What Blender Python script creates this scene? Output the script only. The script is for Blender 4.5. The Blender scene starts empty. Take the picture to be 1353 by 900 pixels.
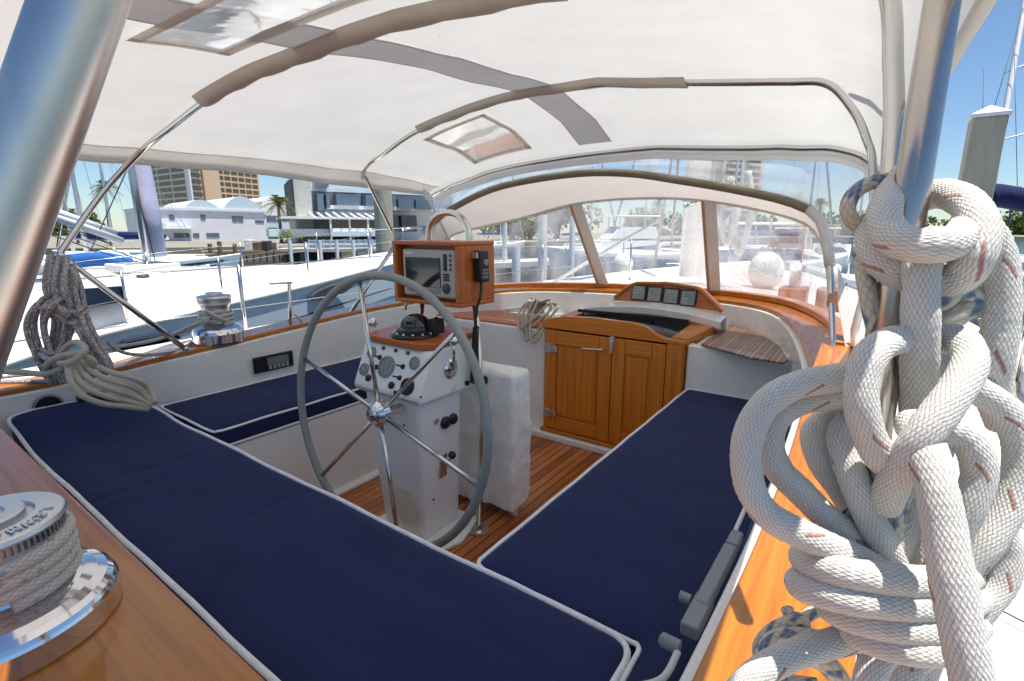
import bpy, math, random
from mathutils import Vector, Matrix, Euler
random.seed(7)
R = math.radians
sc = bpy.context.scene
col = sc.collection
# ---------------------------------------------------------------- camera geometry (used to survey the place)
F, CX, CY = 655.0, 676.5, 450.0
PIT = math.atan(143 / F); YAW = R(35.3)
cp, sp = math.cos(PIT), math.sin(PIT)
fw = Vector((-math.sin(YAW), math.cos(YAW), 0)); rt = Vector((math.cos(YAW), math.sin(YAW), 0)); up = Vector((0, 0, 1))
def ray(u, v):
    r = (u - CX) / F; d = (v - CY) / F
    return fw * (cp - d * sp) + rt * r + up * (-sp - d * cp)
def at(u, v, x=None, y=None, z=None):
    d = ray(u, v)
    t = x / d.x if x is not None else (y / d.y if y is not None else z / d.z)
    return d * t
def pt(u, v, d): return ray(u, v) * d
WATER = -2.6
# ---------------------------------------------------------------- scene tree helpers
def tag(o, label=None, cat=None, group=None, kind=None):
    if label: o['label'] = label
    if cat: o['category'] = cat
    if group: o['group'] = group
    if kind: o['kind'] = kind
    return o
def thing(name, label, cat, loc=(0, 0, 0), rz=0, group=None):
    o = bpy.data.objects.new(name, None); col.objects.link(o)
    o.location = loc; o.rotation_euler = (0, 0, rz); o.empty_display_size = .1
    return tag(o, label, cat, group)
class MB:
    def __init__(s): s.v = []; s.f = []; s.sm = []; s.uv = {}
    def add(s, vs, fs, smooth=False, uvs=None):
        b = len(s.v); s.v += [tuple(p) for p in vs]
        for i, f in enumerate(fs):
            if uvs: s.uv[len(s.f)] = uvs[i]
            s.f.append([b + k for k in f]); s.sm.append(smooth)
        return s
    def box(s, x0, x1, y0, y1, z0, z1):
        v = [(x0,y0,z0),(x1,y0,z0),(x1,y1,z0),(x0,y1,z0),(x0,y0,z1),(x1,y0,z1),(x1,y1,z1),(x0,y1,z1)]
        return s.add(v, [(0,3,2,1),(4,5,6,7),(0,1,5,4),(1,2,6,5),(2,3,7,6),(3,0,4,7)])
    def obox(s, c, ax, ay, az):
        c, ax, ay, az = map(Vector, (c, ax, ay, az))
        v = [c+ax*i+ay*j+az*k for k in (-1,1) for (i,j) in ((-1,-1),(1,-1),(1,1),(-1,1))]
        return s.add(v, [(0,3,2,1),(4,5,6,7),(0,1,5,4),(1,2,6,5),(2,3,7,6),(3,0,4,7)])
    def prism(s, poly, d, smooth=False):
        """extrude the 3-D polygon by vector d"""
        d = Vector(d); a = [Vector(p) for p in poly]; b = [p + d for p in a]; n = len(a)
        fs = [list(range(n))[::-1], list(range(n, 2*n))] + [(i, (i+1)%n, n+(i+1)%n, n+i) for i in range(n)]
        return s.add(a + b, fs, smooth)
    def tube(s, path, r, n=12, closed=False, caps=True, uv=False, uvk=None):
        P = [Vector(p) for p in path]; m = len(P)
        rr = r if isinstance(r, (list, tuple)) else [r] * m
        T = []
        for i in range(m):
            if closed: t = P[(i+1)%m] - P[i-1]
            else: t = P[min(i+1, m-1)] - P[max(i-1, 0)]
            if t.length < 1e-9: t = Vector((0,0,1))
            T.append(t.normalized())
        h = Vector((0,0,1)) if abs(T[0].z) < .9 else Vector((1,0,0))
        N = (h - T[0]*h.dot(T[0])).normalized(); Ns = [N]
        for i in range(1, m):
            N = (N - T[i]*N.dot(T[i]))
            N = N.normalized() if N.length > 1e-6 else Ns[-1]
            Ns.append(N)
        tw = 0
        if closed:
            a = Ns[-1]; a = (a - T[0]*a.dot(T[0])).normalized()
            tw = math.atan2(T[0].dot(a.cross(Ns[0])), a.dot(Ns[0]))
        vs = []; L = [0]
        for i in range(1, m): L.append(L[-1] + (P[i]-P[i-1]).length)
        for i in range(m):
            B = T[i].cross(Ns[i]); ph = tw * i / m
            for k in range(n):
                a = 2*math.pi*k/n + ph
                vs.append(P[i] + (Ns[i]*math.cos(a) + B*math.sin(a)) * rr[i])
        fs = []; uvs = []
        for i in range(m if closed else m-1):
            j = (i+1) % m
            for k in range(n):
                k2 = (k+1) % n
                fs.append((i*n+k, i*n+k2, j*n+k2, j*n+k))
                if uv:
                    sc_ = 1/(2*math.pi*(uvk or rr[0]))
                    l1 = L[i]*sc_; l2 = (L[j] if j else L[-1])*sc_
                    uvs.append([(l1,k/n),(l1,(k+1)/n),(l2,(k+1)/n),(l2,k/n)])
        s.add(vs, fs, True, uvs if uv else None)
        if not closed and caps:
            b = len(s.v) - m*n
            s.f.append([b+k for k in range(n)][::-1]); s.sm.append(False)
            s.f.append([b+(m-1)*n+k for k in range(n)]); s.sm.append(False)
        return s
    def lathe(s, prof, c=(0,0,0), axis=(0,0,1), n=32, smooth=True):
        """prof: (radius, height) pairs; repeated points keep an edge sharp"""
        ax = Vector(axis).normalized(); h = Vector((1,0,0)) if abs(ax.x) < .9 else Vector((0,1,0))
        e1 = (h - ax*h.dot(ax)).normalized(); e2 = ax.cross(e1); c = Vector(c)
        for (r0, z0), (r1, z1) in zip(prof, prof[1:]):
            if abs(r0-r1) < 1e-7 and abs(z0-z1) < 1e-7: continue
            vs = []
            for (r, z) in ((r0,z0),(r1,z1)):
                for k in range(n):
                    a = 2*math.pi*k/n; vs.append(c + ax*z + (e1*math.cos(a)+e2*math.sin(a))*max(r,1e-5))
            s.add(vs, [(k,(k+1)%n,n+(k+1)%n,n+k) for k in range(n)], smooth)
        return s
    def ball(s, c, r, n=16, m=10, sq=(1,1,1)):
        vs = []; c = Vector(c)
        for i in range(m+1):
            a = math.pi*i/m
            for k in range(n):
                b = 2*math.pi*k/n
                vs.append(c + Vector((math.sin(a)*math.cos(b)*r*sq[0], math.sin(a)*math.sin(b)*r*sq[1], math.cos(a)*r*sq[2])))
        fs = [(i*n+k,(i+1)*n+k,(i+1)*n+(k+1)%n,i*n+(k+1)%n) for i in range(m) for k in range(n)]
        return s.add(vs, fs, True)
    def grid(s, rows, smooth=True, closed=False):
        m = len(rows[0]); vs = [p for r in rows for p in r]
        fs = []
        for i in range(len(rows)-1):
            for k in range(m if closed else m-1):
                k2 = (k+1) % m
                fs.append((i*m+k, i*m+k2, (i+1)*m+k2, (i+1)*m+k))
        U = [[((i+a)/(len(rows)-1), (k+b)/(m-1)) for a, b in ((0,0),(0,1),(1,1),(1,0))] for i in range(len(rows)-1) for k in range(m if closed else m-1)]
        return s.add(vs, fs, smooth, U)
    def build(s, name, mat, parent=None, label=None, bevel=0, seg=2, solid=0, sub=0, merge=0):
        me = bpy.data.meshes.new(name); me.from_pydata(s.v, [], s.f)
        me.polygons.foreach_set('use_smooth', s.sm)
        if s.uv:
            ul = me.uv_layers.new(name='UVMap').data
            for fi, p in enumerate(me.polygons):
                if fi in s.uv:
                    for k, li in enumerate(p.loop_indices): ul[li].uv = s.uv[fi][k]
        me.update()
        o = bpy.data.objects.new(name, me); col.objects.link(o)
        o.data.materials.append(mat)
        if merge:
            w = o.modifiers.new('w', 'WELD'); w.merge_threshold = merge
        if solid:
            q = o.modifiers.new('s', 'SOLIDIFY'); q.thickness = solid; q.offset = 0
        if bevel:
            q = o.modifiers.new('b', 'BEVEL'); q.width = bevel; q.segments = seg; q.limit_method = 'ANGLE'; q.angle_limit = R(35)
            q.harden_normals = True
        if sub:
            q = o.modifiers.new('ss', 'SUBSURF'); q.levels = sub; q.render_levels = sub
        if parent: o.parent = parent
        if parent and parent.type == 'EMPTY' and parent.location.length > 0:
            o.matrix_parent_inverse = Matrix.Translation(-Vector(parent.location)) if parent.get('wc') else Matrix()
        if label: o['label'] = label
        return o
def wthing(name, label, cat, base, group=None):
    """thing whose Empty stands at its base; its parts are given in world coordinates"""
    o = thing(name, label, cat, base, 0, group); o['wc'] = 1
    return o
def spl(pts, n=8, closed=False):
    P = [Vector(p) for p in pts]; m = len(P); out = []
    for i in range(m if closed else m-1):
        if closed: a,b,c,d = P[i-1],P[i],P[(i+1)%m],P[(i+2)%m]
        else: a,b,c,d = P[max(i-1,0)],P[i],P[i+1],P[min(i+2,m-1)]
        for k in range(n):
            t = k/n
            out.append(.5*((2*b)+(c-a)*t+(2*a-5*b+4*c-d)*t*t+(3*b-a-3*c+d)*t**3))
    if not closed: out.append(P[-1])
    return out
def resample(P, n):
    L = [0]
    for a, b in zip(P, P[1:]): L.append(L[-1]+(b-a).length)
    out = []; j = 0
    for i in range(n):
        t = L[-1]*i/(n-1)
        while j < len(P)-2 and L[j+1] < t: j += 1
        k = (t-L[j])/max(L[j+1]-L[j],1e-9); out.append(P[j].lerp(P[j+1], min(max(k,0),1)))
    return out
def lerp(a, b, t): return a+(b-a)*t
def sstep(a, b, x):
    t = min(max((x-a)/(b-a), 0), 1); return t*t*(3-2*t)
# ---------------------------------------------------------------- materials
def lin(h):
    h = h.lstrip('#'); o = []
    for i in (0,2,4):
        c = int(h[i:i+2],16)/255; o.append(c/12.92 if c <= .04045 else ((c+.055)/1.055)**2.4)
    return (*o, 1)
def sock(n, name, v):
    if name in n.inputs: n.inputs[name].default_value = v
class NT:
    def __init__(s, name):
        s.m = bpy.data.materials.new(name); s.m.use_nodes = True; s.t = s.m.node_tree; s.t.nodes.clear()
        s.out = s.n('ShaderNodeOutputMaterial')
    def n(s, kind, **kw):
        x = s.t.nodes.new(kind)
        for k, v in kw.items(): setattr(x, k, v)
        return x
    def l(s, a, b): s.t.links.new(a, b)
    def math(s, op, a, b=None, c=None):
        x = s.n('ShaderNodeMath', operation=op)
        for i, q in enumerate((a, b, c)):
            if q is None: continue
            if isinstance(q, (int, float)): x.inputs[i].default_value = q
            else: s.l(q, x.inputs[i])
        return x.outputs[0]
    def coord(s, which='Object', scale=(1,1,1)):
        c = s.n('ShaderNodeTexCoord'); mp = s.n('ShaderNodeMapping'); mp.inputs['Scale'].default_value = scale
        s.l(c.outputs[which], mp.inputs['Vector']); return mp.outputs[0]
    def noise(s, vec, scale, detail=4, rough=.55):
        x = s.n('ShaderNodeTexNoise'); x.inputs['Scale'].default_value = scale; x.inputs['Detail'].default_value = detail
        x.inputs['Roughness'].default_value = rough; s.l(vec, x.inputs['Vector']); return x.outputs['Fac']
    def ramp(s, fac, stops):
        x = s.n('ShaderNodeValToRGB'); e = x.color_ramp.elements
        while len(e) < len(stops): e.new(.5)
        for el, (p, c) in zip(e, stops): el.position = p; el.color = c
        s.l(fac, x.inputs[0]); return x.outputs[0]
    def mix(s, fac, a, b):
        x = s.n('ShaderNodeMix', data_type='RGBA')
        if isinstance(fac, (int, float)): x.inputs[0].default_value = fac
        else: s.l(fac, x.inputs[0])
        for q, i in ((a, 6), (b, 7)):
            if isinstance(q, tuple): x.inputs[i].default_value = q
            else: s.l(q, x.inputs[i])
        return x.outputs[2]
    def bump(s, h, strength=.3, dist=.002, prev=None):
        x = s.n('ShaderNodeBump'); x.inputs['Strength'].default_value = strength; x.inputs['Distance'].default_value = dist
        s.l(h, x.inputs['Height'])
        if prev: s.l(prev, x.inputs['Normal'])
        return x.outputs[0]
    def bsdf(s, color, rough=.5, metal=0, normal=None, coat=0, spec=.5, coat_rough=.05):
        b = s.n('ShaderNodeBsdfPrincipled')
        if isinstance(color, tuple): b.inputs['Base Color'].default_value = color
        else: s.l(color, b.inputs['Base Color'])
        if isinstance(rough, (int, float)): b.inputs['Roughness'].default_value = rough
        else: s.l(rough, b.inputs['Roughness'])
        b.inputs['Metallic'].default_value = metal
        sock(b, 'Coat Weight', coat); sock(b, 'Coat Roughness', coat_rough); sock(b, 'Specular IOR Level', spec)
        if normal: s.l(normal, b.inputs['Normal'])
        return b
    def done(s, b): s.l(b.outputs[0], s.out.inputs[0]); return s.m
def plain(name, hexc, rough=.5, metal=0, var=.12, vs=6, bs=60, bump=.08, coat=0, bd=.002, stretch=(1,1,1)):
    t = NT(name); c = lin(hexc); v = t.coord('Object', stretch)
    dk = tuple(x*(1-var) for x in c[:3])+(1,); lt = tuple(min(x*(1+var*.6),1) for x in c[:3])+(1,)
    colr = t.ramp(t.noise(v, vs, 6), [(.3,dk),(.7,lt)])
    rg = t.n('ShaderNodeMapRange'); rg.inputs[3].default_value = max(rough-.08,.02); rg.inputs[4].default_value = rough+.1
    t.l(t.noise(v, vs*2.3, 4), rg.inputs[0])
    return t.done(t.bsdf(colr, rg.outputs[0], metal, t.bump(t.noise(v, bs, 4), bump, bd), coat))
def teak(name, axis, a='#7a3a12', b='#b5651d', c='#c98335', coat=.6, rough=.35):
    st = {'x':(.8,34,34),'y':(34,.8,34),'z':(34,34,.8)}[axis]
    t = NT(name); v = t.coord('Object', st)
    n1 = t.noise(v, 2.2, 8, .62); n2 = t.noise(t.coord('Object'), 2.5, 3)
    c1 = t.ramp(n1, [(.22, lin(a)), (.50, lin(b)), (.80, lin(c))])
    c2 = t.mix(t.math('MULTIPLY', n2, .35), c1, lin(a))
    fine = t.noise(t.coord('Object', tuple(x*5 for x in st)), 3, 4)
    c3 = t.mix(t.math('MULTIPLY', t.math('GREATER_THAN', fine, .62), .18), c2, lin('#3d1c08'))
    nb = t.bump(n1, .12, .002, t.bump(t.noise(t.coord('Object'), 14, 3), .1, .004))
    return t.done(t.bsdf(c3, rough, 0, nb, coat))
def sole_mat(name, axis=0, period=.046, cols=('#7d4018','#ad6128','#c58446'), seam=.13, coat=.25):
    t = NT(name); v = t.coord('Object'); sx = t.n('ShaderNodeSeparateXYZ'); t.l(v, sx.inputs[0])
    q = t.math('DIVIDE', sx.outputs[axis], period); fr = t.math('FRACT', q); idx = t.math('FLOOR', q)
    wn = t.n('ShaderNodeTexWhiteNoise', noise_dimensions='1D'); t.l(idx, wn.inputs['W'])
    st = (20,1.2,20) if axis == 0 else (1.2,20,20)
    n1 = t.noise(t.coord('Object', st), 2.5, 8, .65)
    mixv = t.math('ADD', t.math('MULTIPLY', n1, .7), t.math('MULTIPLY', wn.outputs['Value'], .3))
    c = t.ramp(mixv, [(.3,lin(cols[0])),(.5,lin(cols[1])),(.72,lin(cols[2]))])
    s_ = t.math('LESS_THAN', fr, seam)
    c = t.mix(s_, c, lin('#1c120c'))
    h = t.math('SUBTRACT', t.math('MULTIPLY', n1, .2), s_)
    return t.done(t.bsdf(c, .4, 0, t.bump(h, .35, .002), coat))
def fabric(name, hexc, weave=900, wr=.3, rough=.9, big=3.5, bigd=.012, fine=.25, var=.1, stretch=(1,1,1), sheen=.04):
    t = NT(name); c = lin(hexc); v = t.coord('Object')
    w1 = t.n('ShaderNodeTexWave'); w1.inputs['Scale'].default_value = weave/6; w1.bands_direction = 'X'; t.l(v, w1.inputs[0])
    w2 = t.n('ShaderNodeTexWave'); w2.inputs['Scale'].default_value = weave/6; w2.bands_direction = 'Y'; t.l(v, w2.inputs[0])
    h = t.math('ADD', w1.outputs['Fac'], w2.outputs['Fac'])
    n = t.noise(t.coord('Object', stretch), big, 5, .5); n2 = t.noise(v, 180, 3)
    dk = tuple(x*(1-var) for x in c[:3])+(1,); lt = tuple(min(x*(1+var*1.3),1) for x in c[:3])+(1,)
    mxv = t.math('ADD', t.math('MULTIPLY', n, .6), t.math('MULTIPLY', n2, .4))
    colr = t.ramp(mxv, [(.35,dk),(.65,lt)])
    nb = t.bump(h, fine, .0006, t.bump(n, wr, bigd))
    b = t.bsdf(colr, rough, 0, nb, 0, .25); sock(b, 'Sheen Weight', sheen); sock(b, 'Sheen Roughness', .5)
    return t.done(b)
def translucent_cloth(name, hexc, tr=.5, big=2.2, wr=.3, bigd=.02, spots=True):
    t = NT(name); v = t.coord('Object'); c = lin(hexc)
    n = t.noise(v, big, 5, .5); n2 = t.noise(t.coord('Object',(1,3,1)), 9, 4)
    base = t.ramp(t.noise(v, 5, 6), [(.3, tuple(x*.93 for x in c[:3])+(1,)), (.7, c)])
    if spots:
        vo = t.n('ShaderNodeTexVoronoi'); vo.inputs['Scale'].default_value = 9; t.l(v, vo.inputs['Vector'])
        base = t.mix(t.math('LESS_THAN', vo.outputs['Distance'], .028), base, lin('#6f675c'))
    nb = t.bump(n2, .12, .006, t.bump(n, wr, bigd, t.bump(t.noise(v, 500, 2), .15, .0006)))
    d = t.n('ShaderNodeBsdfDiffuse'); tl = t.n('ShaderNodeBsdfTranslucent'); m = t.n('ShaderNodeMixShader'); m.inputs[0].default_value = tr
    for s_ in (d, tl): t.l(base, s_.inputs['Color']); t.l(nb, s_.inputs['Normal'])
    t.l(d.outputs[0], m.inputs[1]); t.l(tl.outputs[0], m.inputs[2])
    return t.done(m)
def vinyl(name, haze=.16, wav=.25, tint=(1,1,1,1), fres=.28, hr=(.3,1.8)):
    t = NT(name); v = t.coord('Object')
    nb = t.bump(t.noise(v, 5, 3), wav, .02)
    tp = t.n('ShaderNodeBsdfTransparent'); tp.inputs[0].default_value = tint
    g = t.n('ShaderNodeBsdfGlossy'); g.inputs['Roughness'].default_value = .06; t.l(nb, g.inputs['Normal'])
    d = t.n('ShaderNodeBsdfDiffuse'); d.inputs[0].default_value = (.8,.8,.82,1)
    tl = t.n('ShaderNodeBsdfTranslucent'); tl.inputs[0].default_value = (.85,.85,.88,1)
    a = t.n('ShaderNodeMixShader'); a.inputs[0].default_value = .5; t.l(d.outputs[0], a.inputs[1]); t.l(tl.outputs[0], a.inputs[2])
    hz = t.math('MULTIPLY', t.ramp(t.noise(t.coord('Object',(2,2,.7)), 3.5, 5), [(.35,(hr[0],)*3+(1,)),(.75,(hr[1],)*3+(1,))]), haze)
    b = t.n('ShaderNodeMixShader'); t.l(hz, b.inputs[0]); t.l(tp.outputs[0], b.inputs[1]); t.l(a.outputs[0], b.inputs[2])
    fr = t.n('ShaderNodeFresnel'); fr.inputs[0].default_value = 1.4; t.l(nb, fr.inputs['Normal'])
    c = t.n('ShaderNodeMixShader'); t.l(t.math('MULTIPLY', fr.outputs[0], fres), c.inputs[0]); t.l(b.outputs[0], c.inputs[1]); t.l(g.outputs[0], c.inputs[2])
    return t.done(c)
def rope_mat(name, base='#d9d6cc', fleck='#a8503c', N=7, K=1.0, th=.975, fleck2=None, dark='#8f8a80', bd=.0016, wide=1):
    t = NT(name); tc = t.n('ShaderNodeTexCoord'); sx = t.n('ShaderNodeSeparateXYZ'); t.l(tc.outputs['UV'], sx.inputs[0])
    u = t.math('MULTIPLY', sx.outputs[0], N*K); v = t.math('MULTIPLY', sx.outputs[1], N)
    wob = t.math('MULTIPLY', t.math('SUBTRACT', t.noise(tc.outputs['Object'], 60, 2), .5), .9)
    p = t.math('ADD', t.math('ADD', u, v), wob); q = t.math('SUBTRACT', t.math('SUBTRACT', u, v), wob)
    hp = t.math('ABSOLUTE', t.math('SINE', t.math('MULTIPLY', p, math.pi))); hq = t.math('ABSOLUTE', t.math('SINE', t.math('MULTIPLY', q, math.pi)))
    # over-under weave: alternate which yarn is on top
    par = t.math('MODULO', t.math('ADD', t.math('FLOOR', p), t.math('FLOOR', q)), 2)
    par = t.math('ABSOLUTE', par)
    wa = t.math('MULTIPLY', hp, t.math('POWER', hq, .35)); wb = t.math('MULTIPLY', hq, t.math('POWER', hp, .35))
    h = t.math('ADD', t.math('MULTIPLY', wa, par), t.math('MULTIPLY', wb, t.math('SUBTRACT', 1, par)))
    fz = t.noise(tc.outputs['Object'], 900, 3, .7)
    dirt = t.noise(tc.outputs['Object'], 28, 5)
    c = t.mix(t.math('POWER', h, .5), lin(dark), lin(base))
    c = t.mix(t.math('MULTIPLY', t.math('POWER', dirt, 2), .45), c, lin('#a89f8f'))
    cb = t.n('ShaderNodeCombineXYZ'); t.l(t.math('FLOOR', p), cb.inputs[0]); t.l(t.math('FLOOR', t.math('DIVIDE', q, wide)), cb.inputs[1])
    wn = t.n('ShaderNodeTexWhiteNoise', noise_dimensions='2D'); t.l(cb.outputs[0], wn.inputs['Vector'])
    fl = t.math('GREATER_THAN', wn.outputs['Value'], th)
    c = t.mix(t.math('MULTIPLY', fl, t.math('MULTIPLY', t.math('POWER', h, .4), .85)), c, lin(fleck))
    if fleck2:
        f2 = t.math('LESS_THAN', wn.outputs['Value'], 1-th)
        c = t.mix(t.math('MULTIPLY', f2, .85), c, lin(fleck2))
    nb = t.bump(fz, .6, .0009, t.bump(h, .8, bd))
    b = t.bsdf(c, 1, 0, nb, 0, .05); sock(b, 'Sheen Weight', .15)
    return t.done(b)
def metal(name, hexc='#c9c9c9', rough=.13, bs=40, bump=.02, var=.06):
    return plain(name, hexc, rough, 1, var, 9, bs, bump)
M = {}
M['gel'] = plain('gelcoat', '#e8e6e0', .26, 0, .02, 4, 300, .02, .3)
M['gel_dull'] = plain('gelcoat_dull', '#e0ded8', .5, 0, .025, 5, 300, .05)
M['ped'] = plain('painted_white', '#e9e8e4', .32, 0, .02, 5, 40, .03, .3)
M['teak_y'] = teak('varnished_teak_y', 'y', '#86450f', '#b96d14', '#cc8827', .5, .3)
M['teak_x'] = teak('varnished_teak_x', 'x', '#86450f', '#b96d14', '#cc8827', .5, .3)
M['door'] = teak('door_teak', 'z', '#9e5210', '#cf7a18', '#de9430', .35, .4)
M['door_x'] = teak('door_teak_x', 'x', '#9e5210', '#cf7a18', '#de9430', .35, .4)
M['mahog'] = teak('mahogany', 'x', '#8f4210', '#b8601e', '#cb7c36', .3, .42)
M['mahog_z'] = teak('mahogany_z', 'z', '#8f4210', '#b8601e', '#cb7c36', .3, .42)
M['sole'] = sole_mat('teak_sole', 0)
M['grate'] = sole_mat('teak_slats', 0, .022, ('#7a5236','#9a6f4c','#b08a66'), .22, .3)
M['navy'] = fabric('navy_canvas', '#20284f', 900, .35, .9, 4, .02, .3, .14, (1,2.5,1))
M['navy_dk'] = M['navy']
M['pipe'] = fabric('white_piping', '#e8e6e6', 900, .1, .8, 20, .003)
M['canvas'] = fabric('white_canvas', '#efece4', 700, .35, .9, 14, .005, .3, .05, (2,2,1))
M['bimini'] = translucent_cloth('bimini_cloth', '#e4e5e2', .33)
M['dodgerc'] = translucent_cloth('dodger_cloth', '#e8e2dc', .28, 3, .3, .02, False)
M['strip'] = translucent_cloth('seam_cloth', '#d0d1d5', .4, 3, .1, .01, False)
M['hem'] = translucent_cloth('hem_cloth', '#f1ece8', .62, 3, .1, .01, False)
M['sleeve'] = translucent_cloth('taupe_sleeve', '#ded9d2', .45, 12, .5, .01, False)
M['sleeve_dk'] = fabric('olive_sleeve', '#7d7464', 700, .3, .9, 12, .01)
M['vinyl'] = vinyl('clear_vinyl', .40, .4)
M['vinyl2'] = vinyl('clear_vinyl_roof', .70, .10, (1,1,1,1), .5, (.85,1.1))
M['tan'] = fabric('tan_webbing', '#b98f6a', 600, .3, .85, 14, .006)
M['pole_lt'] = metal('brushed_tube', '#d6d2cd', .30, 25, .05, .10)
M['ss'] = metal('stainless', '#cfcdc9', .14)
M['pole'] = metal('polished_tube', '#bdb6ae', .24, 25, .05, .12)
M['chrome'] = metal('chrome', '#dcdde0', .06, 20, .01, .03)
M['satin'] = metal('satin_metal', '#d2d3d4', .34, 80, .04)
M['wheel'] = plain('grey_leather', '#8d928e', .6, 0, .12, 14, 220, .2)
M['black'] = plain('black_plastic', '#17181a', .4, 0, .2, 20, 120, .08)
M['blackgl'] = plain('black_gloss', '#0d0e10', .12, 0, .2, 20, 60, .02, .5)
M['grey'] = plain('grey_plastic', '#83878a', .45, 0, .07, 10, 90, .05)
M['grey_lt'] = plain('light_grey_plastic', '#a9abad', .4, 0, .05, 10, 90, .04)
M['gauge'] = plain('gauge_face', '#77837f', .3, 0, .3, 40, 100, .02, .4)
M['white_dull'] = plain('white_dull', '#dad9d2', .55, 0, .08, 9, 60, .05)
M['cream'] = plain('cream_plate', '#d9d6c4', .45, 0, .05, 9, 60, .03)
M['rope'] = rope_mat('white_braid', '#ebe8e1', '#a04c38', 24, .48, .989, None, '#b4b0a8', .0007, 5)
M['rope_blue'] = rope_mat('blue_fleck_braid', '#dcd4c2', '#0f5f8f', 7, .6, .80, None, '#b5ab98', .0007, 2)
M['rope_grey'] = rope_mat('grey_mottled_braid', '#d6d3d0', '#807e8c', 8, .8, .70, '#7a736d', '#6d6862', .001)
M['rope_beige'] = rope_mat('beige_braid', '#c4bca9', '#9c927c', 10, .7, .97, None, '#8d8573', .0009)
M['rope_pale'] = rope_mat('pale_grey_braid', '#cfcbc4', '#8b8a92', 9, .7, .95, None, '#a09a92', .0008)
M['glass'] = plain('dark_glass', '#15191d', .05, 0, .1, 5, 10, .005, .6)
M['ink'] = plain('dark_mark', '#3c3f45', .5, 0, .05)
# ================================================================ our yacht: the cockpit moulding
yacht = thing('sailing_yacht', 'white sailing yacht we stand on, its cockpit with varnished teak coaming in the foreground', 'sailboat')
CAP = [(-2.86,.20,-.66),(-2.87,.45,-.665),(-2.85,.68,-.655),(-2.74,.88,-.612),(-2.665,1.1,-.582),(-2.65,1.62,-.542),(-2.65,2.06,-.514),(-2.57,2.55,-.488),(-2.38,2.95,-.462),(-2.1,3.18,-.44),(-1.75,3.28,-.43),(-1.385,3.315,-.425),(-.95,3.31,-.427),(-.62,3.24,-.43),
       (-.42,3.08,-.437),(-.285,2.75,-.452),(-.19,2.35,-.482),(-.138,2.0,-.512),(-.122,1.5,-.55),(-.125,1.0,-.58),(-.145,.5,-.59),(-.16,.25,-.58)]
cap = resample(spl(CAP, 10), 160)
def offs(P, d):
    out = []
    for i, p in enumerate(P):
        t = P[min(i+1, len(P)-1)] - P[max(i-1, 0)]; t.z = 0; t.normalize()
        dd = d + (.10*sstep(2.2,2.9,p.y) if d > .12 else 0)
        out.append(p + Vector((-t.y, t.x, 0)) * dd)
    return out
def strip_ring(P, d0, d1, z0, z1):
    a = offs(P, d0); b = offs(P, d1)
    return [[q + Vector((0,0,z1)) for q in a], [q + Vector((0,0,z1)) for q in b], [q + Vector((0,0,z0)) for q in b], [q + Vector((0,0,z0)) for q in a]]
def ringmesh(P, d0, d1, z0, z1):
    r = strip_ring(P, d0, d1, z0, z1); m = MB(); n = len(P)
    vs = [q for row in r for q in row]
    fs = [(k*n+i, k*n+i+1, ((k+1)%4)*n+i+1, ((k+1)%4)*n+i) for k in range(4) for i in range(n-1)]
    fs += [(0, n, 2*n, 3*n), (n-1, 4*n-1, 3*n-1, 2*n-1)]
    return m.add(vs, fs)
# white coaming wall (a thick ring) and the varnished cap on it
ringmesh(cap, -.0, .10, -.40, -.008).build('cockpit_coaming', M['gel'], yacht, bevel=.008)
ringmesh(cap, .020, .19, -.008, .016).build('coaming_cap', M['teak_y'], yacht, bevel=.007)
# aft coaming
MB().box(-2.9,-.15,-.55,.262,-.95,-.60).build('aft_coaming', M['gel'], yacht, bevel=.01)
MB().box(-3.0,.11,-.75,.256,-.60,-.572).build('aft_deck_cap', M['teak_x'], yacht, bevel=.008)
# wooden rim under the sheer at the aft end of the starboard side is part of the cap
# seats, sole
m = MB(); m.prism([(-2.66,.60,-.885),(-2.10,.60,-.885),(-2.045,.60,-1.29),(-2.66,.60,-1.29)], (0,2.0,0)); m.build('port_seat_base', M['gel_dull'], yacht, bevel=.015)
MB().box(-.74,-.12,.62,2.6,-1.29,-.885).build('starboard_seat_base', M['gel_dull'], yacht, bevel=.015)
MB().box(-2.86,-.12,.26,.79,-1.29,-.885).build('aft_seat_base', M['gel_dull'], yacht, bevel=.015)
sole = MB().box(-2.08,-.7,.74,2.6,-1.33,-1.29).build('cockpit_sole', M['sole'], yacht)
m = MB(); m.box(-2.06,-2.0,.8,2.56,-1.292,-1.268); m.box(-2.0,-.74,2.535,2.6,-1.292,-1.25); m.build('sole_margin', M['gel_dull'], yacht, bevel=.01)
# bridge deck: front wall and the shelf behind it
MB().box(-2.66,-1.585,2.6,2.66,-1.29,-.602).build('bulkhead', M['gel'], yacht, bevel=.012); MB().box(-.715,-.11,2.6,2.66,-1.29,-.575).build('bulkhead', M['gel'], yacht, bevel=.012)
shelf = [q for q in offs(cap, .03) if q.y > 2.63]
def shelf_poly(x0, x1, z):
    P = [Vector((q.x, q.y, z)) for q in shelf if x0 <= q.x <= x1]
    xs = sorted([P[0].x, P[-1].x])
    return [Vector((xs[0], 2.62, z)), *(P if P[0].x < P[-1].x else P[::-1]), Vector((xs[1], 2.62, z))]
m = MB()
m.prism(shelf_poly(-.72, 0, -.576), (0,0,-.05)); m.build('starboard_shelf', M['gel'], yacht, bevel=.006)
MB().prism(shelf_poly(-2.7, -1.58, -.604), (0,0,-.05)).build('port_shelf', M['gel'], yacht)
MB().prism(shelf_poly(-1.58, -.72, -.60), (0,0,-.05)).build('hatch_deck', M['gel'], yacht)
g = [at(u,v,z=-.574) for u,v in ((926,457),(962,432),(985,437),(1010,446),(1030,460),(1041,478),(1035,482),(990,475))]
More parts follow.
